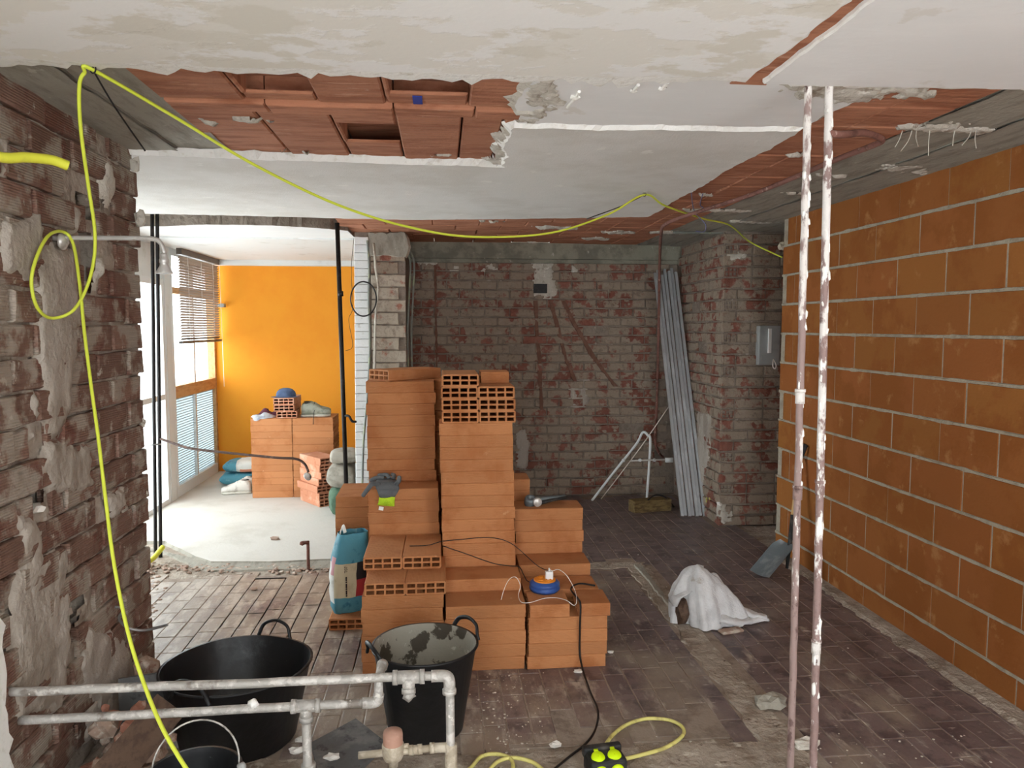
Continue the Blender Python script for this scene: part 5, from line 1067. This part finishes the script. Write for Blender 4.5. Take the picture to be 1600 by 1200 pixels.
# shovel against the right wall
tipL = atz(1177, 890); tipR = atz(1199, 911); hub = aty(1234, 850, 4.72); top = atx(1252, 700, 2.475)
tipL.z = tipR.z = .004
e = empty('shovel', (tipL + tipR) / 2); tag(e, 'square-bladed shovel with a wooden shaft leaning on the new brick wall', 'shovel')
def blade(m):
    mid = (tipL + tipR) / 2; ax = (hub - mid).normalized(); wv = (tipR - tipL); wv = (wv - ax * wv.dot(ax)).normalized() * .13; nr = ax.cross(wv).normalized(); L = (hub - mid).length; V = []; n, q = 8, 8
    for i in range(n + 1):
        t = i / n; half = 1.0 if t < .85 else 1 - (t - .85) * 2.6
        for j in range(q + 1): s_ = j / q * 2 - 1; V.append(mid + ax * L * t + wv * s_ * half + nr * (-.03 * (s_ * s_) * (.4 + .6 * t) ))
    F = [(i * (q + 1) + j, i * (q + 1) + j + 1, (i + 1) * (q + 1) + j + 1, (i + 1) * (q + 1) + j) for i in range(n) for j in range(q)]
    m.add(V, F); m.add([v - nr * .003 for v in V], F)
part('blade', 'steel_dark', blade, e)
sh = hub.lerp(top, -.25); part('socket', 'plastic_black', lambda m: m.tube([sh, hub.lerp(top, .30)], .019, 10, rad=[.010, .019]), e)
part('shaft', 'wood_handle', lambda m: m.tube([hub.lerp(top, .28), hub.lerp(top, .86)], .016, 10), e)
def dgrip(m):
    ax = (top - hub).normalized(); g0 = hub.lerp(top, .84); sd_ = Vector((0, 1, 0)); m.tube(spline([g0, g0 + ax * .05 - sd_ * .02, top - sd_ * .05, top + ax * .02 - sd_ * .05], 4), .012, 8); m.tube(spline([g0, g0 + ax * .05 + sd_ * .02, top + sd_ * .05, top + ax * .02 + sd_ * .05], 4), .012, 8); m.tube([top + ax * .02 - sd_ * .06, top + ax * .02 + sd_ * .06], .014, 10)
part('grip', 'plastic_black', dgrip, e)
# intercom on the pier
c = aty(1201, 540, YP - .03); e = empty('intercom', c); tag(e, 'grey wall intercom with a looped cord on the old brick pier', 'intercom')
mb = MB(); mb.box((-.095, -.025, -.16), (.09, .045, .165)); o = mb.build('housing', 'plastic_grey', e); md = o.modifiers.new('b', 'BEVEL'); md.width = .008; md.segments = 2
mb = MB(); mb.box((-.02, -.045, -.06), (.004, -.024, .14)); hs = mb.build('handset', 'plastic_white', e)
mb = MB(); mb.box((-.075, -.030, -.15), (.06, -.024, -.08)); mb.build('panel', 'plastic_grey', e)
mb = MB(); mb.tube(spline([(.03, -.03, -.11), (.025, -.035, -.17), (.045, -.035, -.19), (.052, -.035, -.16), (.035, -.03, -.12)], 6), .005, 6); mb.build('cord', 'cable_white', hs, True)
# cables on the divider and loose ceiling wires
cable('wire_bundle', [aty(574, 376, 6.28), aty(577, 420, 6.24), aty(576, 470, 6.24), aty(578, 520, 6.24), aty(577, 570, 6.24), aty(574, 620, 6.24), aty(568, 690, 6.24), aty(566, 758, 6.24)], .009, 'cable_grey', 'grey cable bundle down the joint between white and grey bricks')
cable('wire_bundle', [aty(584, 380, 6.26), aty(587, 420, 6.24), aty(591, 450, 6.24), aty(588, 480, 6.24), aty(586, 520, 6.24), aty(585, 600, 6.24)], .010, 'plaster_dirty', 'pale conduit bent down the face of the toothed grey bricks', 'conduit')
for k, dx in enumerate((0, 6)): cable('wire_bundle', [aty(634 + dx, 392, 6.42), aty(641 + dx, 410, 6.40), aty(640 + dx, 450, 6.40), aty(637 + dx, 520, 6.40), aty(638 + dx, 600, 6.40), aty(637 + dx, 700, 6.40)], .009, 'cable_grey', 'grey green cable running down beside the toothed brick edge', group='cables beside the toothed bricks')
cable('cable_coil', [aty(568 + 20 * math.sin(t), 467 - 27 * math.cos(t), 6.20 + .02 * math.cos(t * .5)) for t in [k * .42 for k in range(17)]], .006, 'cable_black', 'loose dark cable coil hung on the white brick strip')
cable('thin_wire', [aty(553, 372, 6.28), aty(549, 420, 6.27), aty(551, 480, 6.26), aty(545, 500, 6.2), aty(551, 540, 6.2), aty(540, 548, 6.2)], .002, 'cable_black', 'hair-thin wire hanging before the orange wall', n=5)
cable('thin_wire', [Vector((*cz(1080, 300, 2.45), 2.45)), aty(1085, 330, 4.75), aty(1102, 350, 4.75), aty(1100, 362, 4.75), aty(1087, 361, 4.75)], .003, 'wire_blue', 'loose bluish wire dangling from the bare ceiling blocks', n=6)
cable('thin_wire', [Vector((*cz(1098, 303, 2.45), 2.45)), aty(1094, 320, 4.7), aty(1100, 326, 4.7), aty(1090, 331, 4.7)], .003, 'wire_blue', 'bunched bluish wire at the plaster edge of the ceiling', n=6)
cable('lime_tube', [Vector((*cz(1052, 365, 2.44), 2.45)), Vector((*cz(1100, 366, 2.44), 2.452)), Vector((*cz(1145, 366, 2.44), 2.455))], .010, 'cable_grey', 'grey green conduit lying along the ceiling before the back beam', 'conduit')
# ------------------------------------------------------------------ slabs and rubble in the foreground
def slab(name, px, th, mat, label, cat, z=.008, tilt=None):
    pts = [atz(x, y, z) for x, y in px]; n = len(pts); c = sum(pts, Vector()) / n; V = [p - c for p in pts] + [p - c + Vector((0, 0, th)) for p in pts]
    mb = MB(); mb.add(V, [tuple(range(n))[::-1], tuple(range(n, 2 * n))] + [(i, (i + 1) % n, n + (i + 1) % n, n + i) for i in range(n)]); o = mb.build(name, mat, None, loc=c)
    if tilt: o.rotation_euler = tilt
    return tag(o, label, cat)
slab('slate_slab', [(486, 1166), (556, 1128), (604, 1166), (560, 1210), (500, 1225)], .016, 'slate_tile', 'dark grey slab lying on the screed beside the mortar bucket', 'slab')
b0 = aty(205, 1165, 2.62)
mb = MB(); mb.box((-.06, -.012, 0), (.06, .012, .50)); d = (aty(268, 1128, 2.62) - aty(185, 1205, 2.45)); o = mb.build('timber_board', 'wood_board'); o.location = atz(175, 1215, .01); o.location.y = 2.42
v0 = aty(176, 1208, 2.40); v1 = aty(244, 1128, 2.55); ax = (v1 - v0).normalized(); xx = Vector((.9, -.3, -.9)); xx = (xx - ax * xx.dot(ax)).normalized(); o.matrix_world = Matrix.Translation(v0 - ax * .24) @ Matrix((xx, ax.cross(xx), ax)).transposed().to_4x4(); tag(o, 'brown wooden board tilted between the rubble and the small pail', 'board')
c = aty(228, 1100, 3.05); mb = MB(); mb.box((-.085, -.008, -.2), (.085, .008, .06)); o = mb.build('grey_tile', 'slate_tile', None, loc=(c.x, 3.02, .2), rot=(-.12, 0, .25)); tag(o, 'grey square tile leaning between the old wall and the wide tub', 'tile')
mb = MB(); c = aty(283, 1160, 2.68)
for k in range(9): mb.tube(spline([c + Vector((random.uniform(-.05, .05), random.uniform(-.03, .03), random.uniform(-.06, .02))) for _ in range(3)], 4), .002, 5)
o = mb.build('red_net', 'red_net'); origin(o); o.location.z = .02; tag(o, 'scrap of red netting behind the small black pail', 'netting')
rr = random.Random(5); RUB = []; tx_ = aty(228, 1100, 3.05).x
for k in range(6000):
    x = rr.uniform(-1.31, -1.12) if k % 4 else rr.uniform(-1.31, -.98); y = rr.uniform(2.50, 3.35) if x < -1.12 else rr.uniform(2.48, 2.66); r = rr.choice((.02, .028, .036, .046, .058)); z = 0.0
    if x - r * 1.1 < XL + .012 or (x + .80) ** 2 + (y - 2.98) ** 2 < (.30 + r * 1.1) ** 2 or len(RUB) > 56: continue
    if abs(x - tx_) < .085 + r * 1.15 and 2.96 - r * 1.1 < y < 3.08 + r * 1.1: continue
    bad = False
    for qx, qy, qr, qz in RUB:                      # let each lump come to rest on those already there
        D = 1.02 * (r + qr); d2 = (x - qx) ** 2 + (y - qy) ** 2
        if d2 < D * D: z = max(z, qz + qr * .45 - r * .45 + .78 * math.sqrt(D * D - d2)); bad |= d2 > (.8 * D) ** 2
    if z > .24 or (bad and z > 0): continue
    wv_ = Vector((x, y, z + r * .45)) - (v0 - ax * .24); hv = ax * max(0, min(.50, wv_.dot(ax)))
    if (wv_ - hv).length < .075 + r * 1.1: continue
    RUB.append((x, y, r, z)); o = MB().rock((0, 0, r * .45), r, k * 2.3, sq=(1, .9, .85), sub=2 if r > .03 else 1).build('rubble_lump', 'rubble' if k % 5 else 'rubble_red', None, loc=(x, y, z), rot=(0, 0, k)); tag(o, 'pinkish lump of broken brick and mortar heaped at the foot of the old left wall', 'rubble', 'rubble lumps at the foot of the left wall')
for k, (x, y, r, m_) in enumerate(((954, 1020, .014, 'chip_white'), (903, 1051, .018, 'chip_white'), (1205, 1105, .06, 'concrete'), (1260, 1168, .04, 'plaster_dirty'), (430, 846, .03, 'rubble'), (397, 922, .02, 'rubble'), (462, 1176, .024, 'chip_white'), (470, 1158, .02, 'chip_white'), (868, 1166, .02, 'chip_white'), (520, 1195, .025, 'chip_white'))):
    c = atz(x, y); o = MB().rock((0, 0, r * .4), r, k * 1.9 + 40, sq=(1.3, .8, .55), sub=2).build('debris_chip', m_, None, loc=(c.x, c.y, .012 if y < 860 else (.023 if k == 9 else 0))); tag(o, ['white plaster chip lying by the foot of the reel block', 'white plaster chip lying where the black flex meets the floor', 'rounded grey concrete lump beside the tall pipes', 'flat plaster piece at the foot of the tall pipes', 'grey pebble on the pale slab near the standpipe', 'flat chip on the dusty tiles below the rubble strip', 'white chip at the foot of the wide black tub', 'white chip beside the tee leg of the lower pipe', 'white chip on the screed between the black flex and the yellow coils', 'white chip on the slate slab edge'][k], 'debris')
p = atx(64, 786, XL); o = MB().rock((0, 0, 0), .03, 9, sq=(1.4, 1.4, .7), sub=2).build('foam_scrap', 'chip_white', wall_left, loc=(XL - .04, p.y + .01, p.z - .02))
